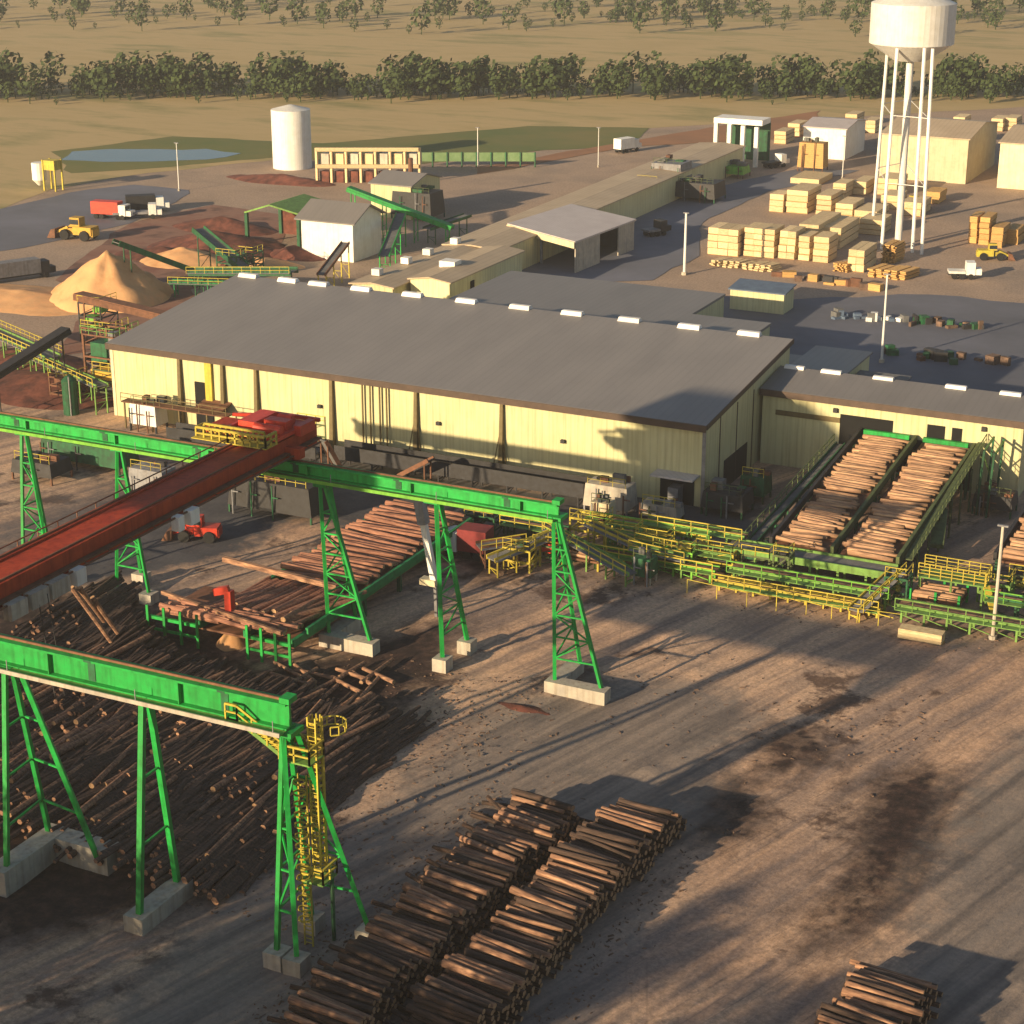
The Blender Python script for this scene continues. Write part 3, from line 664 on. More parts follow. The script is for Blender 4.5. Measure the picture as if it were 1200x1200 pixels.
for k, (px, py, rx, ry, h, mm, lb) in enumerate([
    (250,290,13,12,3.2,'barkpile','reddish bark pile between the green conveyors'),
    (285,300,7,9,2.0,'barkpile','low red bark mound near the green canopy'),
    (215,305,9,7,2.4,'sawdust','small orange sawdust mound at the foot of the green conveyor'),
    (20,350,20,9,1.5,'sawdust','flat spread of pale chips left of the sawdust cone'),
    (60,455,15,9,2.2,'barkpile','red bark heap under the dark conveyor at the left edge'),
    (20,425,12,7,1.8,'barkpile','red bark heap near the green chain conveyor at the left edge'),
    (330,212,14,5,1.6,'barkpile','purple red heap of bark beside the white tank'),
    (300,308,10,4,1.2,'sawdust','low orange wood chip bank in front of the green canopy'),
    (276,752,1.7,2.2,2.0,'sawdust','orange sawdust heap under the front edge of the green log deck'),
    (345,300,7,4,2.0,'barkpile','dark bark heap in front of the green canopy'),
    (190,300,10,6,1.8,'barkpile','reddish bark heap right behind the sawdust cone'),
    (262,268,12,6,2.4,'barkpile','bark heap beyond the green inclined conveyors'),
    (610,830,3.0,1.0,.3,'barkpile','thin scatter of reddish bark by the tower footing')]):
    p = G(px, py); mound('wood_chip_pile' if mm == 'sawdust' else 'bark_pile', lb, 'pile', p.x, p.y, rx, ry, h, M[mm], k+3, 1.1)

# ------------------------------------------------------------ conveyors
def conveyor(name, label, p, q, w, m, beltm=None, legs=5.0, railing=None, covered=False, depth=.5, legm=None, group=None, logs=0):
    p = Vector(p); q = Vector(q); t = thing(name, label, 'conveyor', ((p.x+q.x)/2, (p.y+q.y)/2, 0), group)
    d = (q-p).normalized(); sd = d.cross(Vector((0,0,1))).normalized(); u = sd.cross(d)
    for s_ in (-1, 1):
        MB().beam(p+sd*s_*w/2, q+sd*s_*w/2, .14, depth).build('side_frame', m, t)
    MB().beam(p+u*(-.05), q+u*(-.05), w-.16, .12).build('belt', beltm or M['belt'], t)
    if covered:
        MB().beam(p+u*.35, q+u*.35, w*.95, .5).build('cover', m, t)
    L = (q-p).length; n = max(1, int(L/legs)); lg = MB()
    for k in range(n+1):
        c = p.lerp(q, (k+.15)/(n+.3))
        if c.z < .8: continue
        for s_ in (-1, 1):
            e = c+sd*s_*w/2; l = MB().beam((e.x, e.y, 0), (e.x, e.y, e.z-depth/2), .16); l.build('leg', legm or m, t)
        b = MB(); a = c+sd*w/2; e = c-sd*w/2; b.beam((a.x,a.y,a.z*.4),(e.x,e.y,e.z*.4),.1); b.beam((a.x,a.y,.3),(e.x,e.y,e.z*.4),.08); b.build('brace', legm or m, t)
    if railing:
        for s_ in ((-1, 1) if railing == 2 else (1,)):
            o_ = sd*s_*(w/2+.55)
            MB().rail([p+o_, q+o_], 1.1, 1.6, .07).build('handrail', M['yellow'], t)
            MB().beam(p+sd*s_*(w/2+.35), q+sd*s_*(w/2+.35), .5, .05).build('walkway', M['grey'], t)
    return t
# left background: sawdust and chip conveyors
hs = 8.8
conveyor('belt_conveyor', 'green inclined conveyor rising from the sheds to the top of the sawdust cone', G(240,322,2.0), G(136,284,9.6), 2.2, M['dgreen'], legs=9, depth=.9)
conveyor('belt_conveyor', 'green inclined conveyor dropping from the bark pile toward the sawmill roof', G(232,268,7.0), G(285,312,2.5), 2.4, M['dgreen'], legs=9, depth=.9)
conveyor('belt_conveyor', 'dark green level conveyor just behind the left end of the sawmill roof', G(225,318,4.0), G(345,318,5.5), 2.6, M['dgreen'], legs=8, depth=1.0, railing=1)
conveyor('belt_conveyor', 'bright green covered conveyor sloping down from the white hut roof to the long tan roof', G(408,222,9.0), G(530,268,3.0), 1.8, M['green'], legs=6, covered=True)
conveyor('belt_conveyor', 'short green conveyor end beside the tan roof', G(500,268,3.0), G(548,252,4.0), 2.0, M['dgreen'], legs=6)
conveyor('belt_conveyor', 'short brown inclined conveyor in front of the white hut', G(376,322,3.0), G(405,284,6.0), 1.4, M['rust'], legs=4, legm=M['yellow'])
conveyor('tube_conveyor', 'grey covered conveyor at the left edge rising past the bark heaps', G(-20,450,5.0), G(78,388,8.6), 1.7, M['dgrey'], legs=9, covered=True)
conveyor('chain_conveyor', 'lime green chain conveyor with rails at the far left', G(-20,382,3.6), G(62,418,4.4), 2.2, M['lgreen'], legs=5, railing=2)
conveyor('chain_conveyor', 'lime green conveyor running under the grey covered conveyor', G(30,412,2.6), G(120,452,4.0), 1.6, M['lgreen'], legs=5, railing=1)
conveyor('belt_conveyor', 'thick brown covered conveyor in front of the sawdust cone', G(196,372,6.0), G(92,347,6.6), 2.0, M['rust'], legs=14, covered=True, depth=.9)
conveyor('belt_conveyor', 'green inclined conveyor beside the white hut rising toward the covered one', G(450,300,3.0), G(470,250,6.0), 1.8, M['green'], legs=6)
conveyor('belt_conveyor', 'dark green conveyor along the foot of the bark heaps', G(200,330,2.4), G(330,334,2.4), 1.8, M['mgreen'], legs=6, railing=1)
# machinery tower at the left end of the mill
mt = thing('chipper_tower', 'rusty machine tower with ducts against the left end of the sawmill', 'machine', (-156, 196, 0))
a = G(78, 470); 
f = MB()
for dx in (0, 5): 
    for dy in (0, 5): f.beam((a.x+2+dx, a.y+2+dy, 0), (a.x+2+dx, a.y+2+dy, 9), .25)
for z in (3, 6, 9):
    f.beam((a.x+2,a.y+2,z),(a.x+7,a.y+2,z),.2); f.beam((a.x+2,a.y+7,z),(a.x+7,a.y+7,z),.2); f.beam((a.x+2,a.y+2,z),(a.x+2,a.y+7,z),.2); f.beam((a.x+7,a.y+2,z),(a.x+7,a.y+7,z),.2)
f.build('frame', M['rust'], mt)
MB().box(a.x+2.6,a.x+5.2,a.y+2.6,a.y+5.5,5.2,7.8).build('hopper', M['dgreen'], mt)
MB().tube((a.x+6.2,a.y+3,3),(a.x+6.2,a.y+3,9.5),.7,12).build('cyclone', M['grey'], mt)
MB().tube((a.x+4,a.y+4,7.8),(a.x+9,a.y+9,9),.35,8).build('duct', M['dgreen'], mt)
MB().box(a.x+3,a.x+6.4,a.y+1.8,a.y+4.2,3.1,4.4).build('motor_housing', M['catyellow'], mt)
MB().box(a.x+1,a.x+4,a.y+5.8,a.y+8.2,0,2.6).build('control_box', M['dgreen'], mt)
MB().rail([(a.x+1.8,a.y+1.8,9.1),(a.x+7.2,a.y+1.8,9.1),(a.x+7.2,a.y+7.2,9.1)],1.1,1.2,.07).build('handrail', M['lgreen'], mt)
dk = thing('green_tank', 'upright dark green tank by the back crane rail at the left', 'tank', G(84,485))
p = G(84,485); MB().tube((p.x,p.y,0),(p.x,p.y,4.6),1.0,16).tube((p.x,p.y,4.6),(p.x,p.y,5.2),1.0,16,.35).build('shell', M['dgreen'], dk); MB().tube((p.x+.6,p.y-.8,0),(p.x+.6,p.y-.8,5.3),.09,6).build('pipe', M['grey'], dk)

# outside walkways and conveyors along the mill front
def walkway(label, x0, x1, y, z, w=1.6, m=None, name='elevated_walkway', rm=None):
    t = thing(name, label, 'walkway', ((x0+x1)/2, y, 0), 'elevated walkways in front of the sawmill')
    MB().box(x0, x1, y-w/2, y+w/2, z-.15, z).build('deck', m or M['rust'], t)
    MB().rail([(x0,y-w/2,z),(x1,y-w/2,z)], 1.1, 1.9, .06).build('handrail', rm or M['column'], t)
    k = x0+.4
    while k < x1:
        MB().box(k-.09,k+.09,y-w/2+.1,y-w/2+.28,0,z-.15).build('leg', M['column'], t); k += 4.2
    return t
walkway('dark walkway along the left part of the sawmill front', -146, -130, 186.6, 3.6)
conveyor('outfeed_conveyor', 'long dusty brown conveyor running along the middle of the sawmill front wall', (-113,184.6,2.2), (-80.5,184.6,2.2), 2.4, M['dgrey'], M['rust'], legs=4.5, depth=1.7)
conveyor('outfeed_conveyor', 'dark conveyor along the left of the sawmill front wall behind the red crane', (-136,182.6,2.0), (-115,183.4,2.0), 2.2, M['dgrey'], legs=4.5, depth=1.4)
conveyor('outfeed_conveyor', 'sunlit short brown conveyor slanting up to the sawmill wall', G(395,545,1.5), G(378,515,5.0), 1.6, M['rust'], legs=3)
conveyor('outfeed_conveyor', 'short tan conveyor slanting beside the long dusty conveyor', G(470,556,1.6), G(505,538,4.2), 1.3, M['rust'], legs=3)
# dark plant between the back rail and the mill (left middle)
def machine(name, label, px, py, sx, sy, sz, m, m2, cat='machine', legs=True, extra=True):
    p = G(px, py); t = thing(name, label, cat, p)
    x, y = p.x, p.y; zb = .9 if legs else 0
    MB().hexa([(x-sx/2,y-sy/2,zb),(x+sx/2,y-sy/2,zb),(x+sx/2,y+sy/2,zb),(x-sx/2,y+sy/2,zb)], [(x-sx/2*.92,y-sy/2*.9,zb+sz),(x+sx/2*.92,y-sy/2*.9,zb+sz),(x+sx/2*.92,y+sy/2*.9,zb+sz),(x-sx/2*.92,y+sy/2*.9,zb+sz)]).build('housing', m, t)
    if legs:
        for dx in (-1,1):
            for dy in (-1,1): MB().box(x+dx*(sx/2-.15)-.1,x+dx*(sx/2-.15)+.1,y+dy*(sy/2-.15)-.1,y+dy*(sy/2-.15)+.1,0,zb).build('leg', m2, t)
    if extra:
        rr = random.Random(int(px*7+py))
        for k in range(4):
            u, v = rr.uniform(-.42,.3)*sx, rr.uniform(-.4,.3)*sy; w_, d_, h_ = rr.uniform(.08,.3)*sx, rr.uniform(.1,.35)*sy, rr.uniform(.2,1.1)
            MB().box(x+u,x+u+w_,y+v,y+v+d_,zb+sz+.003,zb+sz+h_).build('motor', rr.choice([m2, M['dgrey'], M['rust'], M['belt']]), t)
        for k in range(3):
            u = rr.uniform(-.45,.45)*sx; h_ = rr.uniform(.4,1.5)
            MB().tube((x+u,y-sy/2-.25,0),(x+u,y-sy/2-.25,zb+sz*rr.uniform(.6,1)+h_*.3),.1,6).tube((x+u,y-sy/2-.25,zb+sz*.55),(x+u+.8,y-sy/2-.25,zb+sz*.55),.08,6).build('pipe', rr.choice([m2, M['grey'], M['rust']]), t)
        MB().rail([(x-sx*.42,y-sy*.4,zb+sz),(x+sx*.42,y-sy*.4,zb+sz)],1.0,1.2,.05).build('handrail', rr.choice([M['yellow'], M['olive']]), t)
    return t
machine('hydraulic_unit', 'dark hydraulic unit behind the red crane near the mill wall', 330, 600, 11, 5, 3.2, M['dgrey'], M['dgreen'])
machine('hydraulic_unit', 'dark green machine hall under the left part of the back rail', 105, 545, 12, 4, 2.2, M['dgreen'], M['dgrey'])
machine('hydraulic_unit', 'grey blocky unit left of the dark machine hall', 50, 560, 6, 4, 1.6, M['dgrey'], M['rust'])
machine('control_cabin', 'white control cabin at the left front of the sawmill wall', 175, 503, 4.2, 2.6, 2.6, M['white'], M['glass'])
machine('storage_box', 'grey container standing below the back crane rail next to the yellow railing', 180, 572, 5, 3, 2.6, M['grey'], M['dgrey'], legs=False)
machine('control_cabin', 'wide pale control cabin with machinery on its roof near the sawmill corner', 715, 600, 5.4, 3.0, 2.6, M['concrete'], M['grey'])
machine('control_cabin', 'cream control box in the yellow conveyors in front of the sawmill', 706, 618, 2.4, 2.0, 2.2, M['cream_plain'], M['glass'])
machine('bark_hopper', 'dark green bark hopper standing at the right corner of the sawmill', 885, 585, 3.0, 3.0, 2.2, M['dgreen'], M['olive'])
machine('hydraulic_unit', 'dark machine at the sawmill corner below the shaded end wall', 852, 600, 5.0, 4.0, 1.8, M['dgrey'], M['dgreen'])
machine('hydraulic_unit', 'pale olive machine in front of the sawmill corner door', 775, 612, 4.5, 2.4, 1.4, M['concrete'], M['olive'])
machine('log_gate', 'bright green feeder box at the far end of the left log deck', 372, 592, 3.4, 1.6, 2.4, M['green'], M['lgreen'])
machine('hydraulic_unit', 'green box with pale side in front of the yellow rails', 755, 682, 2.2, 2.0, 1.9, M['dgreen'], M['concrete'])

# ------------------------------------------------------------ left log deck
RZ = 2.6
nl, nr_, fr_, fl = G(176,716,RZ), G(340,752,RZ), G(492,625,RZ), G(340,590,RZ)
dx0, dx1, dy0, dy1 = nl.x, nr_.x, nl.y, 169.0
ld = thing('log_deck', 'wide green log deck loaded with reddish logs under the crane', 'log deck', ((dx0+dx1)/2, 150, 0))
xm = dx1-10.2
for x in (xm, xm+5.1, dx1):
    MB().box(x-.2, x+.2, dy0, dy1, RZ-.7, RZ).build('side_beam', M['mgreen'], ld)
MB().box(dx1+.2, dx1+.5, dy0+2, dy1-1, RZ-.1, RZ+.5).build('edge_board', M['mgreen'], ld)
for x0_, x1_ in ((dx0, dx0+5.6), (dx1-4.6, dx1)):
    f = MB(); f.box(x0_, x1_, dy0-.2, dy0+.1, RZ-.65, RZ-.35); f.box(x0_, x1_, dy0-.35, dy0-.203, .9, 1.15)
    f.build('front_beam', M['green'], ld)
    for k in range(4):
        x = x0_+(x1_-x0_)*k/3; MB().box(x-.13, x+.13, dy0-.5, dy0-.36, 0, RZ+.8).build('stake', M['green'], ld)
for y in (dy0+6, dy0+13, dy0+20, dy0+27, dy0+34):
    for x in (dx1-.05, xm): MB().box(x-.2, x+.2, y-.2, y+.2, 0, RZ-.7).build('leg', M['dgreen'], ld)
MB().box(dx0, xm, dy0+.3, dy0+9, RZ-.9, RZ-.7).build('bed', M['rust'], ld)
MB().box(xm, dx1, dy0+.3, dy1, RZ-.95, RZ-.75).build('bed', M['rust'], ld)
pa, pb = G(262,655,RZ+1.3), G(395,688,RZ+1.3); MB().beam(pa, pb, .45, .5).build('cross_beam', M['bark'], ld)
MB().beam(G(190,694,RZ+.8), G(330,742,RZ+.8), .3, .35).build('cross_beam', M['bark'], ld)
random.seed(3)
DL = [log_mesh('deck_log_mesh', 9.4, r, M['peeled'] if 0 else M['bark']) for r in (.2,.26,.3)]
m_red = mat('reddish_stripped_log', (.42,.21,.13), (.16,.07,.05), .8, 2.0, c3=(.28,.13,.085), stretch=(.35,2.5,2.5), bump=.4)
for me in DL: me.materials[0] = m_red
y = pa.y+2.2
while y < dy1:
    put_log(random.choice(DL), (xm+5.1+random.uniform(-.5,.4), y, RZ+.28+random.uniform(0,.35)), random.gauss(0,.06), 'reddish log lying crosswise on the far half of the green log deck', 'logs on the far half of the left log deck', random.gauss(0,.015)); y += random.uniform(.4,.62)
loose2 = Stuff()
for k in range(60):
    u = random.random(); y = random.uniform(dy0+5, pa.y-3)
    loose2.log((xm+.6+9*(k/60), y, RZ+.1+random.uniform(0,.6)), R_(78)+random.gauss(0,.1), random.uniform(7.5,10), random.uniform(.2,.3), random.gauss(0,.02), 9)
for k in range(26):
    loose2.log((dx0+4.6+random.uniform(-1,8) , dy0+.2+(k%16)*.2, RZ+.1+random.uniform(0,.6)), random.gauss(-.02,.06), random.uniform(4.5,8.5), random.uniform(.2,.3), random.gauss(0,.02), 9)
tag(loose2.build('deck_logs', [m_red, M['logend']], smooth=False), 'jumbled reddish logs on the near half of the green log deck', 'deck logs', kind='stuff')
tag(loose.build('loose_logs', [M['bark'], M['logend']]), 'paler brown logs scattered over the dark heap and in front of the deck', 'loose logs', kind='stuff')
rp = thing('red_grapple_post', 'bright red loader arm standing on the front of the green log deck', 'loader arm', G(268,722,RZ))
p = G(270,722,RZ+.2)
MB().box(p.x-.35,p.x+.35,p.y-.35,p.y+.35,p.z-.2,p.z+2.6).build('mast', M['brightred'], rp); MB().beam((p.x,p.y,p.z+2.7),(p.x-1.5,p.y-.3,p.z+2.3),.5,.7).build('arm', M['brightred'], rp); MB().box(p.x-.5,p.x+.5,p.y-.5,p.y+.5,p.z-.45,p.z-.21).build('base_plate', M['brightred'], rp)
# leaning white boom by the second tower
lb = thing('leaning_boom', 'leaning white and grey boom with a bucket end beside the green tower', 'boom', G(505,690))
p0 = onY(490,578,149); p1 = onY(509,680,149)
MB().beam(p0, p0.lerp(p1,.35), .9, .9).build('upper_section', M['grey'], lb); MB().beam(p0.lerp(p1,.3), p1, .55, .6).build('lower_section', M['white'], lb)
MB().box(p1.x-1.4,p1.x+.3,p1.y-.5,p1.y+.5,p1.z-.5,p1.z+.1).build('bucket', M['cream_plain'], lb); MB().box(p0.x-.9,p0.x-.2,p0.y-.4,p0.y+.4,p0.z-.4,p0.z+.5).build('cap', M['white'], lb)
MB().beam((p1.x+.1,p1.y,p1.z-.4),(p1.x+.2,p1.y,0),.3).build('support_leg', M['grey'], lb)

# ------------------------------------------------------------ right log decks feeding the annex
zd0, zd1, ya, yb = 2.9, 5.6, 175.6, 207.9
def zdk(y): return zd0+(zd1-zd0)*(y-ya)/(yb-ya)
lanes = [(-56.0,-49.5), (-49.0,-42.7)]
for i, (x0, x1) in enumerate(lanes):
    t = thing('infeed_log_deck', ('left' if i == 0 else 'right')+' lane of the sloping log deck feeding the cream annex', 'log deck', ((x0+x1)/2, 190, 0), 'sloping log decks into the annex')
    MB().hexa([(x0+.3,ya,zd0-.5),(x1-.3,ya,zd0-.5),(x1-.3,yb,zd1-.5),(x0+.3,yb,zd1-.5)], [(x0+.3,ya,zd0-.3),(x1-.3,ya,zd0-.3),(x1-.3,yb,zd1-.3),(x0+.3,yb,zd1-.3)]).build('bed', M['rust'], t)
    for x in ((x0, x1) if i == 0 else (x1,)):
        MB().beam((x+.05,ya,zd0+.1),(x+.05,yb,zd1+.1),.35,.9).build('side_beam', M['olive'] if x != x0 else M['dgrey'], t)
    for k in range(5):
        y = ya+2+k*7
        for x in (x0, x1-.05*i): MB().box(x-.15,x+.15,y-.15,y+.15,0,zdk(y)-.45).build('leg', M['dgreen'], t)
    MB().box(x0+.6, x1-.5, 207.0, 207.5, zd1+.1, zd1+.6).build('end_roller', M['green'], t)
    random.seed(40+i); y = ya+.4
    PL = [log_mesh('lane_log_mesh', 5.6, r, M['peeled']) for r in (.2,.24,.28)]
    while y < yb-1.2:
        if random.random() > .03:
            put_log(random.choice(PL), ((x0+x1)/2+random.uniform(-.5,.5), y, zdk(y)+.0+random.uniform(0,.16)), random.gauss(0,.07), 'pale peeled log lying across the '+('left' if i == 0 else 'right')+' lane of the sloping deck', 'peeled logs on the sloping infeed decks', random.gauss(0,.02), sc=(random.uniform(.7,1.02),1,1))
        y += random.uniform(.46,.66)
# walkway flanks of the decks
t = thing('deck_side_walkway', 'olive green grated walkway along the right side of the sloping log decks', 'walkway', (-41.5, 192, 0))
MB().hexa([(-42.3,ya+1,zd0),(-41.4,ya+1,zd0),(-41.4,yb,zd1+.6),(-42.3,yb,zd1+.6)], [(-42.3,ya+1,zd0+.1),(-41.4,ya+1,zd0+.1),(-41.4,yb,zd1+.7),(-42.3,yb,zd1+.7)]).build('deck', M['olive'], t)
MB().rail([(-41.35,ya+1,zd0+.1),(-41.35,yb,zd1+.7)],1.1,1.6,.07).build('handrail', M['olive'], t)
for k in range(7):
    y = ya+3+k*4.6; MB().box(-41.5,-41.3,y-.1,y+.1,0,zdk(y)).build('leg', M['olive'], t)
MB().beam((-41.9,190,zdk(190)-.2),(-40.6,183.5,zdk(182)-1.2),1.4,.5).build('chute', M['olive'], t)
conveyor('chain_conveyor', 'dull green conveyor with rails rising left of the sloping log decks', (-58.2,176.5,2.2), (-57.6,205.5,4.6), 1.0, M['dgreen'], legs=4, railing=0)
MB_ = MB().rail([(-59.0,176.5,2.2),(-58.4,205.5,4.6)],1.1,1.8,.07).build('deck_handrail', M['olive']); tag(MB_, 'olive green handrail left of the dull green conveyor beside the log decks', 'handrail')
t = thing('steel_bents', 'tall green posts between the sloping deck and the right end of the annex', 'frame', (-39.5, 204, 0))
for x, y in ((-40.6,206.6),(-39.4,206.2),(-40.4,201),(-39.2,200.6)):
    MB().beam((x,y,0),(x+.3,y,7.6),.22).build('post', M['dgreen'], t)
b = MB(); b.beam((-40.3,206.5,7.5),(-40.1,201,7.5),.2); b.beam((-39.1,206.2,7.3),(-38.9,200.6,7.3),.2); b.beam((-40.3,206.4,3),(-40.1,201,7),.12); b.build('brace', M['lgreen'], t)
# third deck at the right edge
t = thing('infeed_log_deck', 'third log deck cut off by the right edge of the picture', 'log deck', (-27, 190, 0), 'sloping log decks into the annex')
pA, pB = G(1166,652,3.0), G(1212,582,4.6)
MB().beam(pA, pB, .35, .9).build('side_beam', M['dgrey'], t)
MB().hexa([(pA.x+.4,pA.y,2.4),(pA.x+8,pA.y,2.4),(pA.x+8,pB.y,4.2),(pA.x+.4,pB.y,4.2)], [(pA.x+.4,pA.y,2.6),(pA.x+8,pA.y,2.6),(pA.x+8,pB.y,4.4),(pA.x+.4,pB.y,4.4)]).build('bed', M['rust'], t)
for k in range(3): MB().box(pA.x-.15,pA.x+.15,pA.y+1+k*6,pA.y+1.3+k*6,0,2.5).build('leg', M['dgreen'], t)
y = pA.y+.3; random.seed(8)
while y < pA.y+12:
    put_log(random.choice(PL), (pA.x+3.6+random.uniform(-.3,.3), y, 2.95+.12*(y-pA.y)+random.uniform(0,.4)), random.gauss(0,.08), 'peeled log on the third deck at the right edge', 'peeled logs on the third deck'); y += .8

# ------------------------------------------------------------ green and yellow sorting line in front
def gpz(px, py, z): return G(px, py, z)
x0, x1 = -61.5, -42.8
t = thing('transfer_belt', 'dark grey transfer belt across the foot of the sloping log decks', 'conveyor', (-50, 174, 0))
MB().box(x0+1.5, x1+.3, 172.9, 175.3, 2.25, 2.5).build('belt', M['belt'], t)
for y in (172.8, 175.4): MB().box(x0+1.5, x1+.3, y-.09, y+.09, 2.0, 2.75).build('side_frame', M['lgreen'], t)
for k in range(7):
    x = x0+2+k*2.9; MB().box(x-.12,x+.12,172.7,172.9,0,2.0).build('leg', M['lgreen'], t); MB().box(x-.12,x+.12,175.3,175.5,0,2.0).build('leg', M['lgreen'], t)
def sorter(label, xa, xb, y, z, w, m, posts=2.6, rail=True, name='sorting_conveyor', group='green and yellow sorting conveyors'):
    t = thing(name, label, 'conveyor', ((xa+xb)/2, y, 0), group)
    MB().box(xa, xb, y-w/2+.1, y+w/2-.1, z-.12, z-.02).build('chain_bed', M['bark'], t)
    for yy in (y-w/2, y+w/2): MB().box(xa, xb, yy-.09, yy+.09, z-.4, z+.15).build('side_frame', m, t)
    k = xa+.5
    while k < xb:
        for yy in (y-w/2, y+w/2): MB().box(k-.1,k+.1,yy-.11,yy+.11,0,z-.4).build('leg', m, t)
        c = MB(); c.beam((k,y-w/2,.2),(k,y+w/2,z-.5),.08); c.beam((k,y-w/2+.0,z*.5),(k+posts*.9,y-w/2,.3),.08); c.build('brace', m, t); k += posts
    if rail:
        MB().rail([(xa,y-w/2-.9,z),(xb,y-w/2-.9,z)],1.15,1.7,.08).build('handrail', M[random.Random(int(y*10)).choice(['yellow','lime','yellow','lgreen'])], t)
        MB().box(xa,xb,y-w/2-.95,y-w/2-.1,z-.08,z).build('walkway', M['lgreen'], t)
    return t
sorter('lime green sorting conveyor with a yellow handrail just in front of the sloping decks', -58.2, -41.6, 170.4, 1.7, 1.8, M['lgreen'])
sorter('yellow green sorting conveyor in front of the right corner of the sawmill', -72.2, -58.6, 172.8, 2.0, 2.0, M['lgreen'])
sorter('green sorting conveyor running off the right edge of the picture', -40.4, -20, 168.4, 1.6, 1.8, M['lgreen'], 2.2)
sorter('second green conveyor behind the one at the right edge', -33.0, -20, 173.2, 2.0, 1.6, M['dgreen'], 2.4)
sorter('narrow green conveyor behind the yellow railings at the sawmill corner', -76.0, -62.5, 176.6, 2.1, 1.3, M['yellow'], 2.4)
sorter('low lime conveyor lying in front of the yellow frames by the end tower', -76.5, -59.5, 169.6, 1.3, 1.4, M['lime'], 2.0)
sorter('raised yellow conveyor line behind the lime conveyor in front of the mill corner', -70.0, -58.8, 176.2, 2.9, 1.2, M['lgreen'], 2.2)
sorter('lowest yellow conveyor line in front of the dark transfer belt', -59.0, -42.0, 168.0, .9, 1.0, M['yellow'], 1.8)
# front yellow barrier posts and rail
bt = thing('yellow_barrier', 'low yellow pipe barrier in front of the green sorting line', 'barrier', (-50, 166.4, 0))
r = MB(); pts = []
for px, py in ((800,700),(870,716),(940,726),(1000,735),(1050,742)): pts.append(G(px, py))
for a_, b_ in zip(pts, pts[1:]): r.beam(a_+Vector((0,1.2,1.5)), b_+Vector((0,1.2,1.5)), .06);
r.build('rail', M['yellow'], bt)
for a_, b_ in zip(pts, pts[1:]):
    for k in range(2):
        q = a_.lerp(b_, k/2); MB().beam(q+Vector((0,1.2,0)), q+Vector((0,1.2,1.5)), .07).build('post', M['yellow'], bt)
for i, (px, py) in enumerate(((805,692),(866,702),(835,716),(868,722),(932,724),(966,729),(1002,734))):
    p = G(px, py); o = MB().tube((0,0,0),(0,0,1.5),.16,10).tube((0,0,1.5),(0,0,1.62),.16,10,.06).build('bollard', M['yellow'], loc=(p.x,p.y,0))
    tag(o, ['yellow bollard just left of the pipe barrier', 'yellow bollard second in the line by the sorting conveyors', 'yellow bollard nearest the ground streaks on the left', 'yellow bollard beside the double ground streaks', 'yellow bollard under the middle of the sloping decks', 'yellow bollard right of the middle one', 'rightmost yellow bollard before the lumber bundle'][i], 'bollard', 'yellow bollards in front of the sorting line')
# sloping brackets / chutes between conveyors near tower
random.seed(12)
conveyor('chute_conveyor', 'yellow sloping chute left of the dark green box', G(690,612,3.2), G(760,645,2.2), 1.0, M['yellow'], legs=2.5, railing=1)
conveyor('chute_conveyor', 'lime green chute crossing the yellow rails in front of the mill', G(645,618,3.0), G(742,672,1.5), 1.2, M['lgreen'], legs=2.5, railing=1)
conveyor('chute_conveyor', 'green chute below the end of the back crane rail', G(575,655,2.0), G(648,625,3.0), 1.4, M['yellow'], legs=2.5, railing=1)
conveyor('chute_conveyor', 'lime chute joining the sorting conveyor near the sawmill corner', G(740,640,2.6), G(805,655,2.0), 1.2, M['lgreen'], legs=2.5, railing=2)
conveyor('chute_conveyor', 'yellow inclined conveyor beside the foot of the right sloping lane', G(1000,715,1.2), G(1050,668,3.0), 1.1, M['yellow'], legs=2, railing=1)
conveyor('chute_conveyor', 'brown chute at the far left end of the sorting line', G(560,640,2.4), G(612,632,2.6), 1.6, M['rust'], legs=2.5, railing=1)
sorter('green sorting conveyor to the left of the end tower', -84.5, -77.5, 172.0, 1.9, 1.6, M['dgreen'], 2.4)
# carriage with logs at 700,650
lc = thing('log_cradle', 'rusty log cradle holding short peeled logs right of the end tower', 'cradle', G(685,665))
p = G(685,662); MB().box(p.x-2.2,p.x+2.2,p.y-1.3,p.y+1.3,.9,1.1).build('bed', M['rust'], lc)
for dx in (-2,2):
    for dy in (-1.1,1.1): MB().box(p.x+dx-.1,p.x+dx+.1,p.y+dy-.1,p.y+dy+.1,0,2.0).build('leg', M['yellow'], lc)
for k in range(7): put_log(PL[k%3], (p.x, p.y-1+k*.33, 1.35+.15*(k%2)), random.gauss(0,.05), 'short peeled log resting in the rusty cradle', 'short logs in the cradle', sc=(.7,1,1))
p = G(1098,712)
lc = thing('log_cradle', 'green log cradle full of peeled logs below the yellow cage', 'cradle', p)
MB().box(p.x-2.6,p.x+2.4,p.y-1.0,p.y+2.6,.9,1.1).build('bed', M['rust'], lc)
for dx in (-2.5,0,2.3):
    for dy in (-1.05,2.6): MB().box(p.x+dx-.12,p.x+dx+.12,p.y+dy-.12,p.y+dy+.12,0,2.0).build('leg', M['green'], lc)
for k in range(9): put_log(PL[k%3], (p.x, p.y-.8+k*.38, 1.35+.15*(k%2)), random.gauss(0,.05), 'peeled log resting in the green cradle', 'logs in the green cradle', sc=(.82,1,1))
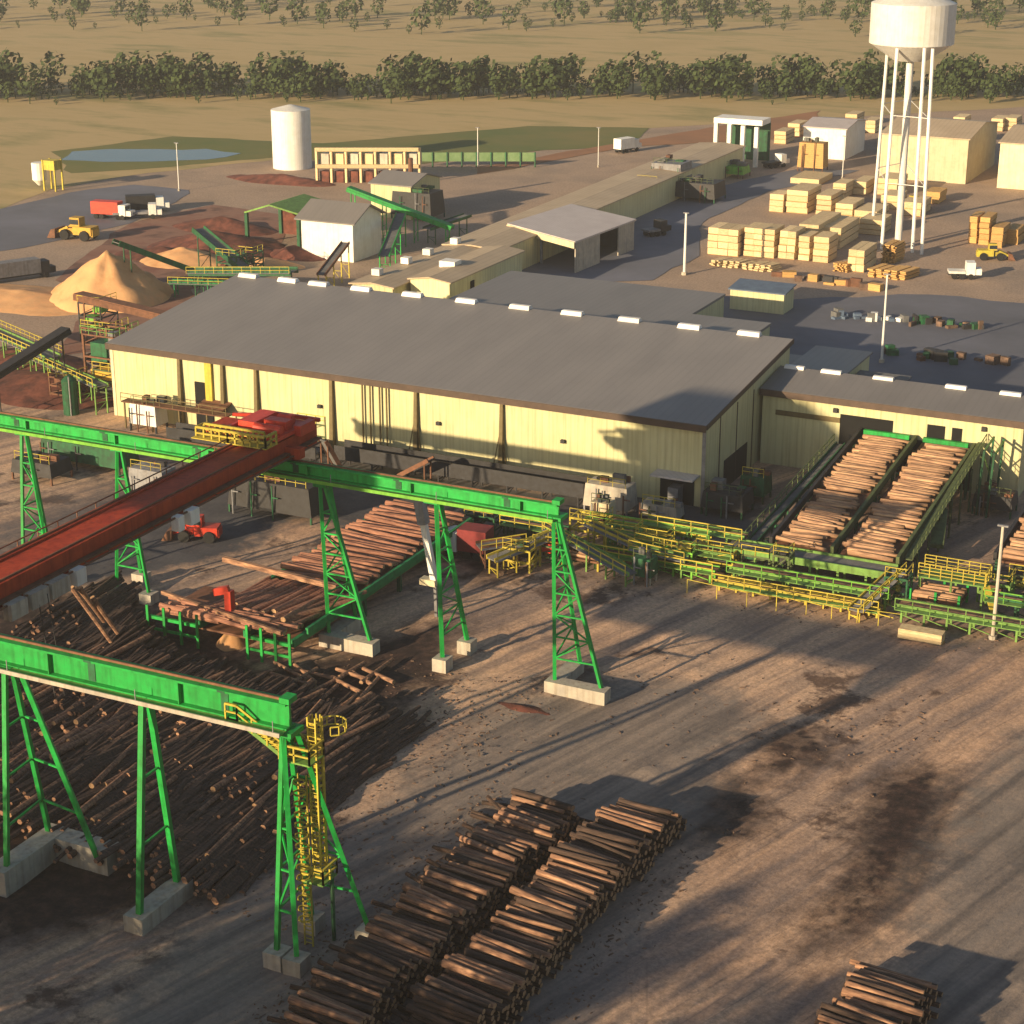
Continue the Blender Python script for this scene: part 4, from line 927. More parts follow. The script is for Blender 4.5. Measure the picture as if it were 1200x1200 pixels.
# yellow cage walkway
p = G(1080,668,3.0); q = G(1158,680,3.0)
yc = thing('railed_platform', 'yellow railed platform right of the sloping log decks', 'platform', ((p.x+q.x)/2,p.y,0))
MB().box(p.x,q.x,p.y-1.3,p.y+1.2,2.7,2.85).build('deck', M['lgreen'], yc)
r = MB()
for yy in (p.y-1.3, p.y+1.2):
    for z in (.35,.7,1.05,1.4): r.beam((p.x,yy,2.85+z),(q.x,yy,2.85+z),.08)
    k = p.x
    while k <= q.x+.1: r.beam((k,yy,2.85),(k,yy,4.25),.09); k += 1.1
r.rail([(q.x,p.y-1.3,2.85),(q.x,p.y+1.2,2.85)],1.4,.8,.08); r.build('handrail', M['yellow'], yc)
for x in (p.x+.2, (p.x+q.x)/2, q.x-.2):
    for yy in (p.y-1.2,p.y+1.1): MB().box(x-.1,x+.1,yy-.1,yy+.1,0,2.7).build('leg', M['lgreen'], yc)
s_ = MB(); s_.beam((q.x+.1,p.y-1.0,2.8),(q.x+2.0,p.y-3.6,.1),.7,.15); s_.build('stair', M['yellow'], yc)
# railed floor at the annex foot (dark sheds right)
machine('hydraulic_unit', 'dark machine in the gap below the right end of the annex', 1165, 600, 4.5, 3.5, 1.5, M['dgrey'], M['dgreen'])
def frame_tower(label, x, y, w, d, h, m, m2, levels=2, boxes=2, name='support_frame', cat='steel frame'):
    t = thing(name, label, cat, (x, y, 0), 'steel frames among the conveyors')
    for dx in (0,w):
        for dy in (0,d): MB().box(x+dx-.09,x+dx+.09,y+dy-.09,y+dy+.09,0,h).build('post', m, t)
    b = MB()
    for k in range(1, levels+1):
        z = h*k/levels
        for p_, q_ in (((x,y),(x+w,y)),((x+w,y),(x+w,y+d)),((x+w,y+d),(x,y+d)),((x,y+d),(x,y))): b.beam((*p_,z-.1),(*q_,z-.1),.16,.22)
        b.beam((x,y,h*(k-1)/levels),(x+w,y,z),.1); b.beam((x+w,y,h*(k-1)/levels),(x+w,y+d,z),.1)
    b.build('brace', m, t)
    rr = random.Random(int(x*31+y*17))
    for k in range(boxes):
        a_, b_ = rr.uniform(.05,.5)*w, rr.uniform(.05,.5)*d; z = rr.uniform(.2,.75)*h
        MB().box(x+a_,x+a_+w*.4,y+b_,y+b_+d*.4,z,z+rr.uniform(.5,1.1)).build('gearbox', rr.choice([m2, M['dgrey'], M['rust']]), t)
    MB().rail([(x,y-.12,h),(x+w,y-.12,h),(x+w,y+d,h)],1.05,1.1,.06).build('handrail', M['yellow'], t)
for k, (px, py, w_, d_, h_, ma, mb2, lb) in enumerate([
    (590,668,3,2.5,2.6,'yellow','dgreen','yellow frame left of the foot of the end tower'),
    (625,662,3.5,2.5,2.4,'olive','brightred','olive frame just left of the green end tower'),
    (668,632,4,2.2,2.6,'yellow','lime','yellow frame behind the green end tower'),
    (712,652,3,2.2,2.8,'lgreen','yellow','lime frame right of the log cradle'),
    (745,655,3.5,2,2.6,'yellow','dgreen','yellow frame above the dark green box'),
    (778,668,3,2.4,2.4,'lime','yellow','bright lime frame right of the dark green box'),
    (815,668,4,1.8,2.5,'yellow','dgreen','yellow frame at the corner of the green sorting line'),
    (868,672,3,2,2.2,'olive','dgreen','olive frame in the middle of the green sorting line'),
    (905,682,1.6,1.6,3.0,'olive','lime','slim olive frame at the left foot of the sloping decks'),
    (1035,708,2.2,2,3.0,'dgreen','yellow','dark green frame at the right foot of the sloping decks'),
    (1145,705,3,2.4,2.2,'lgreen','rust','lime frame left of the pale pole'),
    (1180,700,3,2.4,2.6,'olive','yellow','olive frame right of the pale pole'),
    (545,628,3.5,2.5,2.6,'dgreen','dgrey','dark green frame beside the white truck'),
    (350,520,4,3,3.0,'olive','lime','olive frame at the sawmill wall right of the red crane')]):
    p = G(px, py); frame_tower(lb, p.x, p.y, w_, d_, h_, M[ma], M[mb2])
for px, py, w_, d_, h_, ma, mb2, lb in [(100,440,5,4,7,'rust','dgrey','rusty tower frame left of the sawmill end wall'),(112,470,4,3,4.5,'olive','rust','low olive frame at the sawmill left corner'),(60,470,4,3,3.5,'rust','dgreen','low rusty frame by the upright green tank'),(95,400,4,4,6,'dgrey','lime','dark frame under the top of the grey covered conveyor'),(255,325,4,3,4,'dgreen','lime','dark green frame behind the roof corner of the sawmill'),(275,318,4,3,3.5,'dgreen','dgrey','second dark green frame behind the sawmill roof')]:
    p = G(px, py); frame_tower(lb, p.x, p.y, w_, d_, h_, M[ma], M[mb2], 3, 4)
# light pole at right
def pole(label, px, py, pytop, r=.14, lean=0, m=None, head=True, cat='light pole'):
    p = G(px, py); h = hgt(p.x, p.y, pytop); t = thing('light_pole', label, cat, p, 'pale light poles around the yard')
    MB().tube((p.x,p.y,0),(p.x,p.y,h),r,8,r*.7).build('pole', m or M['white'], t)
    if head: MB().box(p.x-.5,p.x+.5,p.y-.15,p.y+.15,h,h+.15).build('lamp', M['grey'], t)
    MB().tube((p.x,p.y,0),(p.x,p.y,.5),r*2,8).build('base', M['concrete'], t)
pole('pale pole standing in the sorting line at the right edge', 1163, 750, 617, .2, m=M['concrete'])
pole('white pole at the left corner of the lumber yard', 802, 322, 250, .28)
pole('white pole in the shaded yard behind the annex', 1033, 425, 322, .2)
pole('thin pole by the vehicles at the upper left', 210, 224, 168, .14)
pole('tall thin pole left of the green field', 560, 196, 150, .12)
pole('thin pole by the dirt road', 701, 196, 150, .12)
pole('thin pole at the left of the yard office', 987, 210, 160, .12)
# sawn lumber bundle by the line
p = G(1080,752)
def bundle_mesh():
    return None
def lumber_stack(label, x0, x1, y0, y1, h, m, group='lumber stacks in the yard', npk=None, name='lumber_stack', lean=0):
    t = thing(name, label, 'lumber stack', ((x0+x1)/2,(y0+y1)/2,0), group)
    n = npk or max(1, round(h/1.15)); ph = h/n
    for k in range(n):
        j = random.uniform(-.08,.08); j2 = random.uniform(-.12,.12)
        nc = max(1, round((x1-x0)/1.9)) if group and y0 < 345 else 1; cw = (x1-x0)/nc
        for c in range(nc):
            jj = random.uniform(-.12,.12)
            MB().box(x0+j+c*cw+.03,x0+j+(c+1)*cw-.03,y0+j2+jj,y1+j2+jj,k*ph+.12,(k+1)*ph-.02-random.uniform(0,.05)).build('lumber_package', m, t)
    s = MB()
    for k in range(n):
        for yy in (y0+.25,(y0+y1)/2,y1-.35): s.box(x0-.02,x1+.02,yy,yy+.1,k*ph-.02,k*ph+.12)
    if n == 1: s = MB().box(x0-.02,x1+.02,y0+.3,y1-.3,-.02,.119)
    s.build('stickers', M['lumber2'], t)
    return t
lumber_stack('flat sunlit bundle of sawn timber lying in front of the sorting line', p.x-2.2, p.x+2.0, p.y-.3, p.y+1.1, 1.1, M['lumber'], None, 1, 'timber_bundle')

# ------------------------------------------------------------ lumber yard
random.seed(21)
def st(px0, px1, pyb, pyt, dep, lab, m='lumber', base=0):
    a = G(px0, pyb); b = G(px1, pyb+(px1-px0)*.12); h = hgt(a.x, a.y, pyt)
    lumber_stack(lab, a.x, b.x-.1, a.y, a.y+dep, h, M[m])
front = [(829,864,298,266),(871,906,300,266),(912,931,303,270),(935,948,305,276),(952,970,307,277)]
names = ['leftmost wide lumber stack of the front row', 'second lumber stack of the front row with an orange side', 'third stack of the front row with a dark knot at its foot', 'narrow fourth stack of the front row', 'fifth stack at the right end of the front row']
for (a_, b_, c_, d_), n_ in zip(front, names): st(a_, b_, c_, d_, 5.5, n_)
more = [
 (901,917,248,227,5,'small leftmost stack of the second row'),(921,945,249,222,9,'larger lumber stack beside the small leftmost one of the second row'),
 (956,973,252,228,8,'third lumber stack of the second row'),(978,998,258,238,8,'fourth square lumber stack of the second row'),
 (999,1014,228,212,8,'lone tall lumber stack behind the second row'),(926,958,215,208,10,'low back stack near the parked cars'),
 (935,958,292,262,14,'long low stack behind the front row'),(958,984,290,265,12,'grey topped stack behind the front row'),
 (993,1012,318,292,8,'bright leaning stack right of the front row'),(1000,1026,262,246,9,'yellow heap-like stack left of the white tank legs'),
 (1006,1032,274,256,7,'lower yellow stack just left of the white tank legs'),(1026,1050,228,208,8,'yellow stack behind the white tank legs'),
 (1032,1052,244,228,7,'small yellow stack between the white tank legs'),(1054,1078,252,236,8,'yellow stack right of the central tank pipe'),
 (1082,1100,238,224,6,'orange topped stack right of the white tank legs'),(975,990,232,214,6,'thin stack among the back rows'),
 (1134,1144,285,253,6,'tall thin orange stack at the right of the yard'),(1146,1158,287,254,6,'second tall orange stack at the right of the yard'),
 (1160,1174,290,266,6,'shorter orange stack at the right of the yard'),(1177,1192,286,268,6,'last orange stack beside the right frame edge')]
for a_, b_, c_, d_, e_, n_ in more: st(a_, b_, c_, d_, e_, n_, 'lumber2' if 'orange' in n_ else 'lumber')
# far stacks beyond the top of the frame region
for k in range(14):
    px = 905+k*21+random.uniform(-5,5); py = 172-random.uniform(0,24)
    st(px, px+13, py, py-15, 7, f'{["first","second","third","fourth","fifth","sixth","seventh","eighth","ninth","tenth","eleventh","twelfth","thirteenth","last"][k]} from the left of the far lumber stacks')
# low stacks of loose timber
for i, (px, py, w, dd, hh, lb) in enumerate([(835,312,34,3,1.0,'low yellow pile of loose boards in front of the leftmost stack'),(872,316,36,3,1.1,'low yellow pile of loose boards in front of the second stack'),
    (978,318,16,2,1.2,'small orange pile of boards at the end of the front row'),(1020,325,46,5,1.3,'broad orange spread of boards around the foot of the pole'),(1034,308,16,5,3.2,'orange box-like pile of boards under the white tank legs')]):
    a = G(px, py); b = G(px+w, py+w*.1); t = thing('board_pile', lb, 'board pile', ((a.x+b.x)/2, a.y, 0), 'loose board piles in the lumber yard')
    for k in range(int(hh/.3)+1):
        o = MB(); n = 5
        for j in range(n):
            u0 = a.x+(b.x-a.x)*j/n+random.uniform(-.2,.2); o.beam((u0,a.y+random.uniform(-.4,.4),.15+k*.3),(u0+(b.x-a.x)/n*.9,a.y+dd+random.uniform(-.5,.5),.15+k*.3),(b.x-a.x)/n*.8,.22)
        o.build('board_layer', M['lumber2' if i > 1 else 'lumber'], t)
# dark rows of stickered timber in the shade
for i, (pa_, pb_, lb) in enumerate([((900,322),(1060,345),'low brown row of boards edging the shaded yard'),((1065,378),(1152,386),'dark row of scrap bins in the shaded yard'),((1042,414),(1190,428),'long dark row of pallets behind the annex roof'),((975,372),(1060,378),'pale blue row of wrapped packs around the pole')]):
    a = G(*pa_); b = G(*pb_); t = thing('pallet_row', lb, 'pallet row', a.lerp(b,.5)); n = 12
    for k in range(n+6):
        p = a.lerp(b, random.random()); s = (b-a).length/n*random.uniform(.15,.6); h = random.uniform(.3,1.5); p.y += random.gauss(0,.9); c = random.uniform(-.4,.4)
        MB().beam((p.x-s,p.y-c,h/2),(p.x+s,p.y+c,h/2),random.uniform(.6,1.8),h).build('pallet', M[random.choice([['rust','dgrey','debris','lumber2'],['dgrey','debris','dgreen'],['debris','dgrey','rust','dgreen'],['blue','belt','white']][i])], t)

# white elevated tank (its legs stand in the lumber yard)
wt = thing('water_tower', 'tall white elevated tank on slender legs in the lumber yard', 'water tower', G(1052,290))
base = [G(1022,270),G(1033,292),G(1069,296),G(1080,298),G(1056,262)]
cxw = sum(b.x for b in base)/5; cyw = sum(b.y for b in base)/5; Hh = 36
for b_ in base:
    MB().tube(b_, (cxw+(b_.x-cxw)*.85, cyw+(b_.y-cyw)*.85, Hh), .32, 8).build('leg', M['white'], wt)
MB().tube((G(1052,292).x,G(1052,292).y,0),(cxw,cyw,Hh),.65,14).build('riser_pipe', M['white'], wt)
b = MB()
for z in (12, 24):
    for i in range(5):
        a_, c_ = base[i], base[(i+1)%5]; k1 = 1-.15*z/Hh
        b.beam((cxw+(a_.x-cxw)*k1,cyw+(a_.y-cyw)*k1,z),(cxw+(c_.x-cxw)*k1,cyw+(c_.y-cyw)*k1,z),.1)
b.build('brace_ring', M['white'], wt)
tk = MB(); tk.tube((cxw,cyw,Hh-3),(cxw,cyw,Hh),3,48,7.5); tk.tube((cxw,cyw,Hh),(cxw,cyw,Hh+7),7.5,48); tk.tube((cxw,cyw,Hh+7),(cxw,cyw,Hh+9.5),7.5,48,1.5); tk.build('tank', M['white'], wt)

# ------------------------------------------------------------ buildings and plant in the background
def shed(name, label, x0, x1, y0, y1, h, wm, rm, rise=1.2, axis='y', over=.4, doors=0, cat='building'):
    t = thing(name, label, cat, ((x0+x1)/2,(y0+y1)/2,0))
    if axis == 'y':   # ridge along X
        ym = (y0+y1)/2; pr = [(y0,h),(ym,h+rise),(y1,h)]
        MB().add([(x0,y0,0),(x0,y1,0),(x0,y1,h),(x0,ym,h+rise),(x0,y0,h),(x1,y0,0),(x1,y1,0),(x1,y1,h),(x1,ym,h+rise),(x1,y0,h)], [(0,1,2,3,4),(9,8,7,6,5),(0,4,9,5),(1,6,7,2),(4,3,8,9),(3,2,7,8)]).build('wall', wm, t)
        r = MB()
        for (ya_,za_),(yb_,zb_) in ((( y0-over,h-over*rise/(ym-y0)),(ym,h+rise)),((ym,h+rise),(y1+over,h-over*rise/(ym-y0)))):
            r.hexa([(x0-over,ya_,za_+.03),(x1+over,ya_,za_+.03),(x1+over,yb_,zb_+.03),(x0-over,yb_,zb_+.03)],[(x0-over,ya_,za_+.25),(x1+over,ya_,za_+.25),(x1+over,yb_,zb_+.25),(x0-over,yb_,zb_+.25)])
        r.build('roof', rm, t)
    else:
        xm_ = (x0+x1)/2
        MB().add([(x0,y0,0),(x1,y0,0),(x1,y0,h),(xm_,y0,h+rise),(x0,y0,h),(x0,y1,0),(x1,y1,0),(x1,y1,h),(xm_,y1,h+rise),(x0,y1,h)], [(0,1,2,3,4),(9,8,7,6,5),(1,6,7,2),(0,4,9,5)]).build('wall', wm, t)
        r = MB()
        for (xa_,za_),(xb_,zb_) in (((x0-over,h-over*rise/(xm_-x0)),(xm_,h+rise)),((xm_,h+rise),(x1+over,h-over*rise/(xm_-x0)))):
            r.hexa([(xa_,y0-over,za_+.03),(xb_,y0-over,zb_+.03),(xb_,y1+over,zb_+.03),(xa_,y1+over,za_+.03)],[(xa_,y0-over,za_+.25),(xb_,y0-over,zb_+.25),(xb_,y1+over,zb_+.25),(xa_,y1+over,za_+.25)])
        r.build('roof', rm, t)
    for k in range(doors):
        xc = x0+(x1-x0)*(k+.5)/doors; MB().box(xc-1.6,xc+1.6,y0-.06,y0-.004,0,h*.7).build('door', M['dark'], t)
    return t
# white hut at the conveyors
a = G(362,306); b = G(446,306)
shed('white_hut', 'square white hut with a brown hipped roof behind the sawmill', -180.0, -169.4, 283.5, 293.5, 7.2, M['white'], M['roof'], 2.2, over=.9)
# green canopy left of the hut
cn = thing('open_canopy', 'green trimmed open canopy against the left side of the white hut', 'canopy', (-184, 290, 0))
ox = -2.6
MB().hexa([(-192.5+ox,288,5.8),(-187+ox,288,7.6),(-187+ox,300,7.6),(-192.5+ox,300,5.8)],[(-192.5+ox,288,6.1),(-187+ox,288,7.9),(-187+ox,300,7.9),(-192.5+ox,300,6.1)]).build('roof', M['lgreen'], cn)
MB().hexa([(-187+ox,288,7.6),(-180+ox,288,6.3),(-180+ox,300,6.3),(-187+ox,300,7.6)],[(-187+ox,288,7.9),(-180+ox,288,6.6),(-180+ox,300,6.6),(-187+ox,300,7.9)]).build('roof', M['lgreen'], cn)
for x in (-192.2+ox,-181+ox):
    for y in (288.3,299.7): MB().box(x-.3,x+.3,y-.3,y+.3,0,5.9).build('post', M['dgreen'], cn)
MB().box(-192+ox,-180.6+ox,299.8,300,0,5.6).build('wall', M['barkpile'], cn)
# long tan roofed building running away
lg = shed('long_shed', 'very long low building with a tan roof running away behind the sawmill', -150.2, -140.0, 282, 405, 5.2, M['cream'], M['roof2'], .35, 'x', .5)
lg2 = shed('long_shed', 'narrow near end of the long tan roofed building carrying four white vents', -150.0, -142.8, 250.5, 281.4, 5.0, M['cream'], M['roof2'], .4, 'x', .5)
for px, py in ((432,318),(461,304),(487,294),(516,281)):
    p = G(px, py, 6.0); MB().box(-149.0,-147.6,p.y-.6,p.y+.8,5.6,6.6).build('roof_vent', M['white'], lg)
sh2 = shed('side_wing', 'tan roofed wing joined to the near end of the long low building', -142.1, -135.2, 255, 281, 5.6, M['cream'], M['roof2'], .5, 'x', .4)
p = G(527,308,6.6); MB().box(p.x-1.4,p.x+1.4,p.y-1,p.y+1.4,6.0,7.0).build('roof_unit', M['white'], sh2)
p = G(575,320); MB().box(-135.15,-135.0,262,263.2,.0,4.5).build('door', M['dark'], sh2)
# green and brown sheds right of the hut
shed('dark_shed', 'dark roofed shed right of the green covered conveyor', -188, -179, 322, 334, 6.5, M['cream'], M['roof'], 1.5)
machine('dust_collector', 'dark dust collector between the green conveyor and the tan roof', 490, 255, 9, 6, 4.5, M['dgrey'], M['dgreen'])
# pale roofed open shed
a = G(683,318)
ps = thing('pale_roof_shed', 'open shed with a pale sheet roof next to the long tan roof', 'shed', (-137, 305, 0))
z0_ = 5.3
cor = [(-147.0,299.5),(-130.6,292.5),(-128.8,315.5),(-144.5,321.5)]
MB().hexa([(x,y,z0_+(.0 if i in (1,2) else .5)) for i,(x,y) in enumerate(cor)],[(x,y,z0_+.3+(.0 if i in (1,2) else .5)) for i,(x,y) in enumerate(cor)]).build('roof', M['whiteroof'], ps)
MB().hexa([(-147.05,299.3,4.9),(-130.7,292.2,4.4),(-130.65,292.45,4.4),(-147,299.5,4.9)],[(-147.05,299.3,5.9),(-130.7,292.2,5.5),(-130.65,292.45,5.5),(-147,299.5,5.9)]).build('fascia', M['cream_plain'], ps)
MB().hexa([(-130.8,292.7,0),(-130.6,292.7,0),(-130.1,302,0),(-130.3,302,0)],[(-130.8,292.7,5.25),(-130.6,292.7,5.25),(-130.1,302,5.25),(-130.3,302,5.25)]).build('wall', M['concrete'], ps)
MB().hexa([(-129.7,309,0),(-129.5,309,0),(-129.0,315,0),(-129.2,315,0)],[(-129.7,309,5.25),(-129.5,309,5.25),(-129.0,315,5.25),(-129.2,315,5.25)]).build('wall', M['concrete'], ps)
MB().box(-144.4,-129.3,315.2,315.5,0,5.3).build('wall', M['dgrey'], ps)
for x,y in ((-146.5,299.8),(-139,296.8)): MB().box(x-.2,x+.2,y-.2,y+.2,0,5.3).build('post', M['grey'], ps)
# structures near the back centre
machine('bark_bin', 'sunlit timber bin standing by the grey hoppers', 762, 238, 5, 5, 4, M['lumber2'], M['rust'])
machine('grey_hopper', 'grey hopper right of the sunlit timber bin', 786, 228, 7, 7, 6, M['grey'], M['dgreen'])
machine('dark_hopper', 'dark green hopper group right of the grey hopper', 820, 234, 9, 7, 3.0, M['dgrey'], M['dgreen'])
machine('chip_bin', 'low green machine on the sunlit patch by the white portal', 850, 206, 10, 5, 1.6, M['lime'], M['rust'])
pf = thing('white_portal', 'white portal frame of a loading bay at the top of the picture', 'loading bay', G(865,200))
p = G(838,190); q = G(885,196); hh = 9
for k in range(4):
    c = p.lerp(q, k/3); MB().box(c.x-.45,c.x+.45,c.y-.45,c.y+.45,0,hh).build('post', M['white'], pf)
MB().box(p.x-.5,q.x+.5,p.y-.5,q.y+8,hh,hh+1.2).build('roof', M['white'], pf); MB().box(p.x,q.x,p.y+7,p.y+7.3,0,hh).build('wall', M['dgreen'], pf)
a = G(1030,208); b = G(1122,222)
shed('warehouse', 'large cream warehouse behind the white tank legs', a.x, b.x, a.y, a.y+28, 9.5, M['cream_plain'], M['roof2'], 1.8)
a = G(1168,220); shed('warehouse', 'second cream warehouse at the right frame edge', a.x, a.x+40, a.y, a.y+28, 9.5, M['cream_plain'], M['roof2'], 1.8)
a = G(940,184); b = G(985,190); shed('office_building', 'white office building left of the cream warehouses', a.x, b.x, a.y, a.y+16, 7.0, M['white'], M['whiteroof'], 1.0)
machine('orange_container', 'orange kiln cart standing in front of the white office', 952, 200, 6, 4, 5.5, M['lumber2'], M['rust'])
# white tank and the beige rack at top left
p = G(343,196); t = thing('storage_tank', 'white cylindrical tank cut off by the top of the picture', 'tank', p)
MB().tube((p.x,p.y,0),(p.x,p.y,13),4.4,56).build('shell', M['white'], t); MB().tube((p.x,p.y,13),(p.x,p.y,14),4.4,28,.5).build('lid', M['white'], t)
rk = thing('storage_rack', 'beige open storage rack with cream beams beyond the white hut', 'rack', G(430,212))
p = G(372,214); q = G(492,214)
for k in range(8):
    c = p.lerp(q, k/7); MB().box(c.x-.25,c.x+.25,c.y-.25,c.y+.25,0,7.5).build('post', M['lumber'], rk)
for z in (3.6, 7.2): MB().beam(p+Vector((0,-.4,z)), q+Vector((0,-.4,z)), .5,.8).build('beam', M['lumber'], rk)
for k in range(7):
    c = p.lerp(q, (k+.5)/7); MB().box(c.x-1.1,c.x+1.1,c.y+.1,c.y+2.4,3.9+.0,6.2).build('load', M['lumber' if k%2 else 'concrete'], rk)
for k in range(6):
    c = p.lerp(q, (k+.5)/7); MB().box(c.x-1.2,c.x+1.0,c.y+.1,c.y+2.4,0,2.4).build('load', M['barkpile'], rk)
cc = thing('exhaust_column', 'dark brown chimney column right of the beige rack', 'chimney', G(482,240)); p = G(482,240); MB().tube(p,(p.x,p.y,9.5),.5,10).build('stack', M['rust'], cc); MB().box(p.x-1,p.x+1,p.y-1,p.y+1,0,1).build('base', M['dgrey'], cc)
# long pale green fence at the field
p = G(490,196); q = G(627,196)
fn = thing('wind_fence', 'long pale green fence at the edge of the field', 'fence', p.lerp(q,.5))
for k in range(9):
    c = p.lerp(q, k/8); MB().box(c.x-.15,c.x+.15,c.y-.15,c.y+.15,0,3.4).build('post', M['dgreen'], fn)
MB().beam(p+Vector((0,.2,2.3)), q+Vector((0,.2,2.3)), .12, 2.0).build('panel', mat('pale_green_mesh', (.22,.33,.16), (.14,.24,.10), .8, .5), fn)

# ------------------------------------------------------------ vehicles
def loader(label, p, rz, m, sc=1.0, name='wheel_loader'):
    t = thing(name, label, 'loader', (0,0,0), 'yellow yard loaders')
    MB().box(-3.2,.2,-1.2,1.2,.9,2.2).box(-3.4,-2.4,-1.0,1.0,.7,1.9).build('body', m, t)
    c = MB().box(-.9,.9,-.85,.85,2.2,3.6).build('cab', m, t)
    MB().box(-.75,.93,-.88,.88,2.5,3.3).build('window', M['glass'], c)
    MB().box(.5,2.2,-.7,.7,.9,1.8).build('front_frame', m, t)
    for s_ in (-.7,.7): MB().beam((1.4,s_,2.0),(3.6,s_,1.0),.25,.4).build('lift_arm', m, t)
    MB().hexa([(3.5,-1.5,.2),(5.0,-1.5,.1),(5.0,1.5,.1),(3.5,1.5,.2)],[(3.4,-1.5,1.7),(4.2,-1.5,1.5),(4.2,1.5,1.5),(3.4,1.5,1.7)]).build('bucket', M['rust'], t)
    for wx in (-2.0,1.7):
        for s_ in (-1.25,1.25): MB().tube((wx,s_-.3,.85),(wx,s_+.3,.85),.85,14).build('wheel', M['tyre'], t)
    t.location = p; t.rotation_euler = (0,0,rz); t.scale = (sc,)*3; return t
loader('yellow wheel loader parked on the pale ground behind the sawdust cone', G(92,280), R_(185), M['catyellow'], 1.15)
loader('small bright yellow loader near the orange stacks at the right', G(1162,304), R_(20), M['yellow'], .8)
loader('red wheel loader in the dark area under the red crane', G(232,632), R_(200), M['brightred'], .75, 'wheel_loader')
loader('yellow loader among the yellow stacks behind the white tank legs', G(1070,246), R_(60), M['yellow'], .8)
def truck(label, p, rz, bm, cm, L=9, box=True, cat='truck'):
    t = thing('parked_truck', label, cat, (0,0,0), 'trucks and cars in the yard')
    MB().box(-L/2,L/2-2.2,-1.2,1.2,1.0,3.4 if box else 1.4).build('cargo_body', bm, t)
    c = MB().box(L/2-2.1,L/2-.6,-1.15,1.15,.8,2.9).box(L/2-.6,L/2+.5,-1.0,1.0,.8,1.8).build('cab', cm, t)
    MB().box(L/2-.9,L/2-.57,-1.0,1.0,1.9,2.7).build('windscreen', M['glass'], c)
    MB().box(-L/2,L/2+.3,-.5,.5,.6,.95).build('chassis', M['dgrey'], t)
    for wx in (-L/2+1,-L/2+2.2,L/2-1.3):
        for s_ in (-1.0,1.0): MB().tube((wx,s_-.2,.5),(wx,s_+.2,.5),.5,12).build('wheel', M['tyre'], t)
    t.location = p; t.rotation_euler = (0,0,rz); return t
truck('white truck with a red load box in the shade beside the green tower', G(546,652), R_(185), mat('dull_crimson_paint', (.22,.03,.03), (.14,.02,.02), .6, 2), M['white'], 5.4)
truck('red truck in the dark lot at the upper left', G(132,256), R_(10), M['brightred'], M['white'], 8)
truck('white flatbed truck beside the red one in the upper left lot', G(160,256), R_(35), M['grey'], M['white'], 9, False)
truck('pale dark truck nearest the thin pole at the upper left', G(172,248), R_(40), M['dgrey'], M['white'], 8)
truck('long silver trailer truck at the left edge above the chip spread', G(8,330), R_(62), M['grey'], M['dgrey'], 16)
truck('white van by the dirt road near the top', G(735,178), R_(70), M['white'], M['white'], 7)
truck('dark pickup in front of the white office', G(908,196), R_(60), M['dgrey'], M['white'], 6, False)
truck('white pickup in the shade behind the annex right of the pole', G(1128,326), R_(20), M['white'], M['white'], 5, False)
truck('grey car by the pale roof shed', G(768,276), R_(60), M['grey'], M['dgrey'], 5, False)
# small cream hopper + white items, upper left
p = G(54,222); t = thing('feed_silo', 'cream silo with a yellow frame at the edge of the tan field', 'silo', p)
MB().tube((p.x-1.5,p.y,2),(p.x-1.5,p.y,5.6),1.5,16).tube((p.x-1.5,p.y,2),(p.x-1.5,p.y,.8),1.5,16,.4).build('shell', M['white'], t)
f = MB()
for dx in (.6,3.6):
    for dy in (-1.2,1.2): f.beam((p.x+dx,p.y+dy,0),(p.x+dx,p.y+dy,6.5),.3)
f.box(p.x+.6,p.x+3.6,p.y-1.2,p.y+1.2,4.4,6.4); f.build('frame', M['yellow'], t)
for i, (px, py, w, lb) in enumerate([(62,228,2.2,'small white block left in the row beside the cream silo'),(72,227,3,'low white block in the row beside the cream silo'),(82,226,2.4,'white block at the middle of the row beside the silo'),(93,220,2.2,'round topped white block at the right end of the row beside the silo'),(263,213,3.5,'lone white block on the pale ground left of the purple bark'),(50,230,3,'long low white slab in front of the cream silo')]):
    p = G(px, py); o = MB(); o.hexa([(-w/2,-.8,0),(w/2,-.8,0),(w/2,.8,0),(-w/2,.8,0)],[(-w*.45,-.6,1.5),(w*.45,-.6,1.5),(w*.45,.6,1.6),(-w*.45,.6,1.6)]); tag(o.build('concrete_block', M['white'], loc=tuple(p)), lb, 'block', 'white blocks in the upper left')

# ------------------------------------------------------------ trees
def tree_parts(name, label, group, seed, h, r, nleaf=2600):
    random.seed(seed); t = thing(name, label, 'tree', (0,0,0), group)
    tm = MB(); tm.tube((0,0,0),(.2,.1,h*.45),.35,9,.22); tm.tube((.2,.1,h*.45),(0,0,h*.85),.22,8,.06)
    cl = []
    for k in range(22):
        a = random.uniform(0,2*PI); z = h*random.uniform(.28,.92); q = r*math.sqrt(max(.05,1-((z/h-.55)/.5)**2))*random.uniform(.35,.85)
        c = Vector((math.cos(a)*q, math.sin(a)*q, z)); cl.append((c, random.uniform(.18,.34)*r)); tm.tube((.1,.05,z*.7),c,.09,5,.03)
    tm.build('trunk', M['trunk'], t)
    lm = MB()
    for k in range(nleaf):
        c, s = random.choice(cl); d = Vector((random.gauss(0,1),random.gauss(0,1),random.gauss(0,.8))); p = c+d*s*.55
        n = Vector((random.gauss(0,1),random.gauss(0,1),random.gauss(0,1))).normalized(); u = n.orthogonal().normalized(); w = n.cross(u); e = random.uniform(.16,.34)
        lm.add([p-u*e,p-w*e*.5,p+u*e,p+w*e*.5],[(0,1,2,3)])
    lm.build('crown', M['leaf'], t); return t
TA = tree_parts('added_shade_tree', 'tree', 'trees added for shade south of the yard', 1, 15, 5.0)
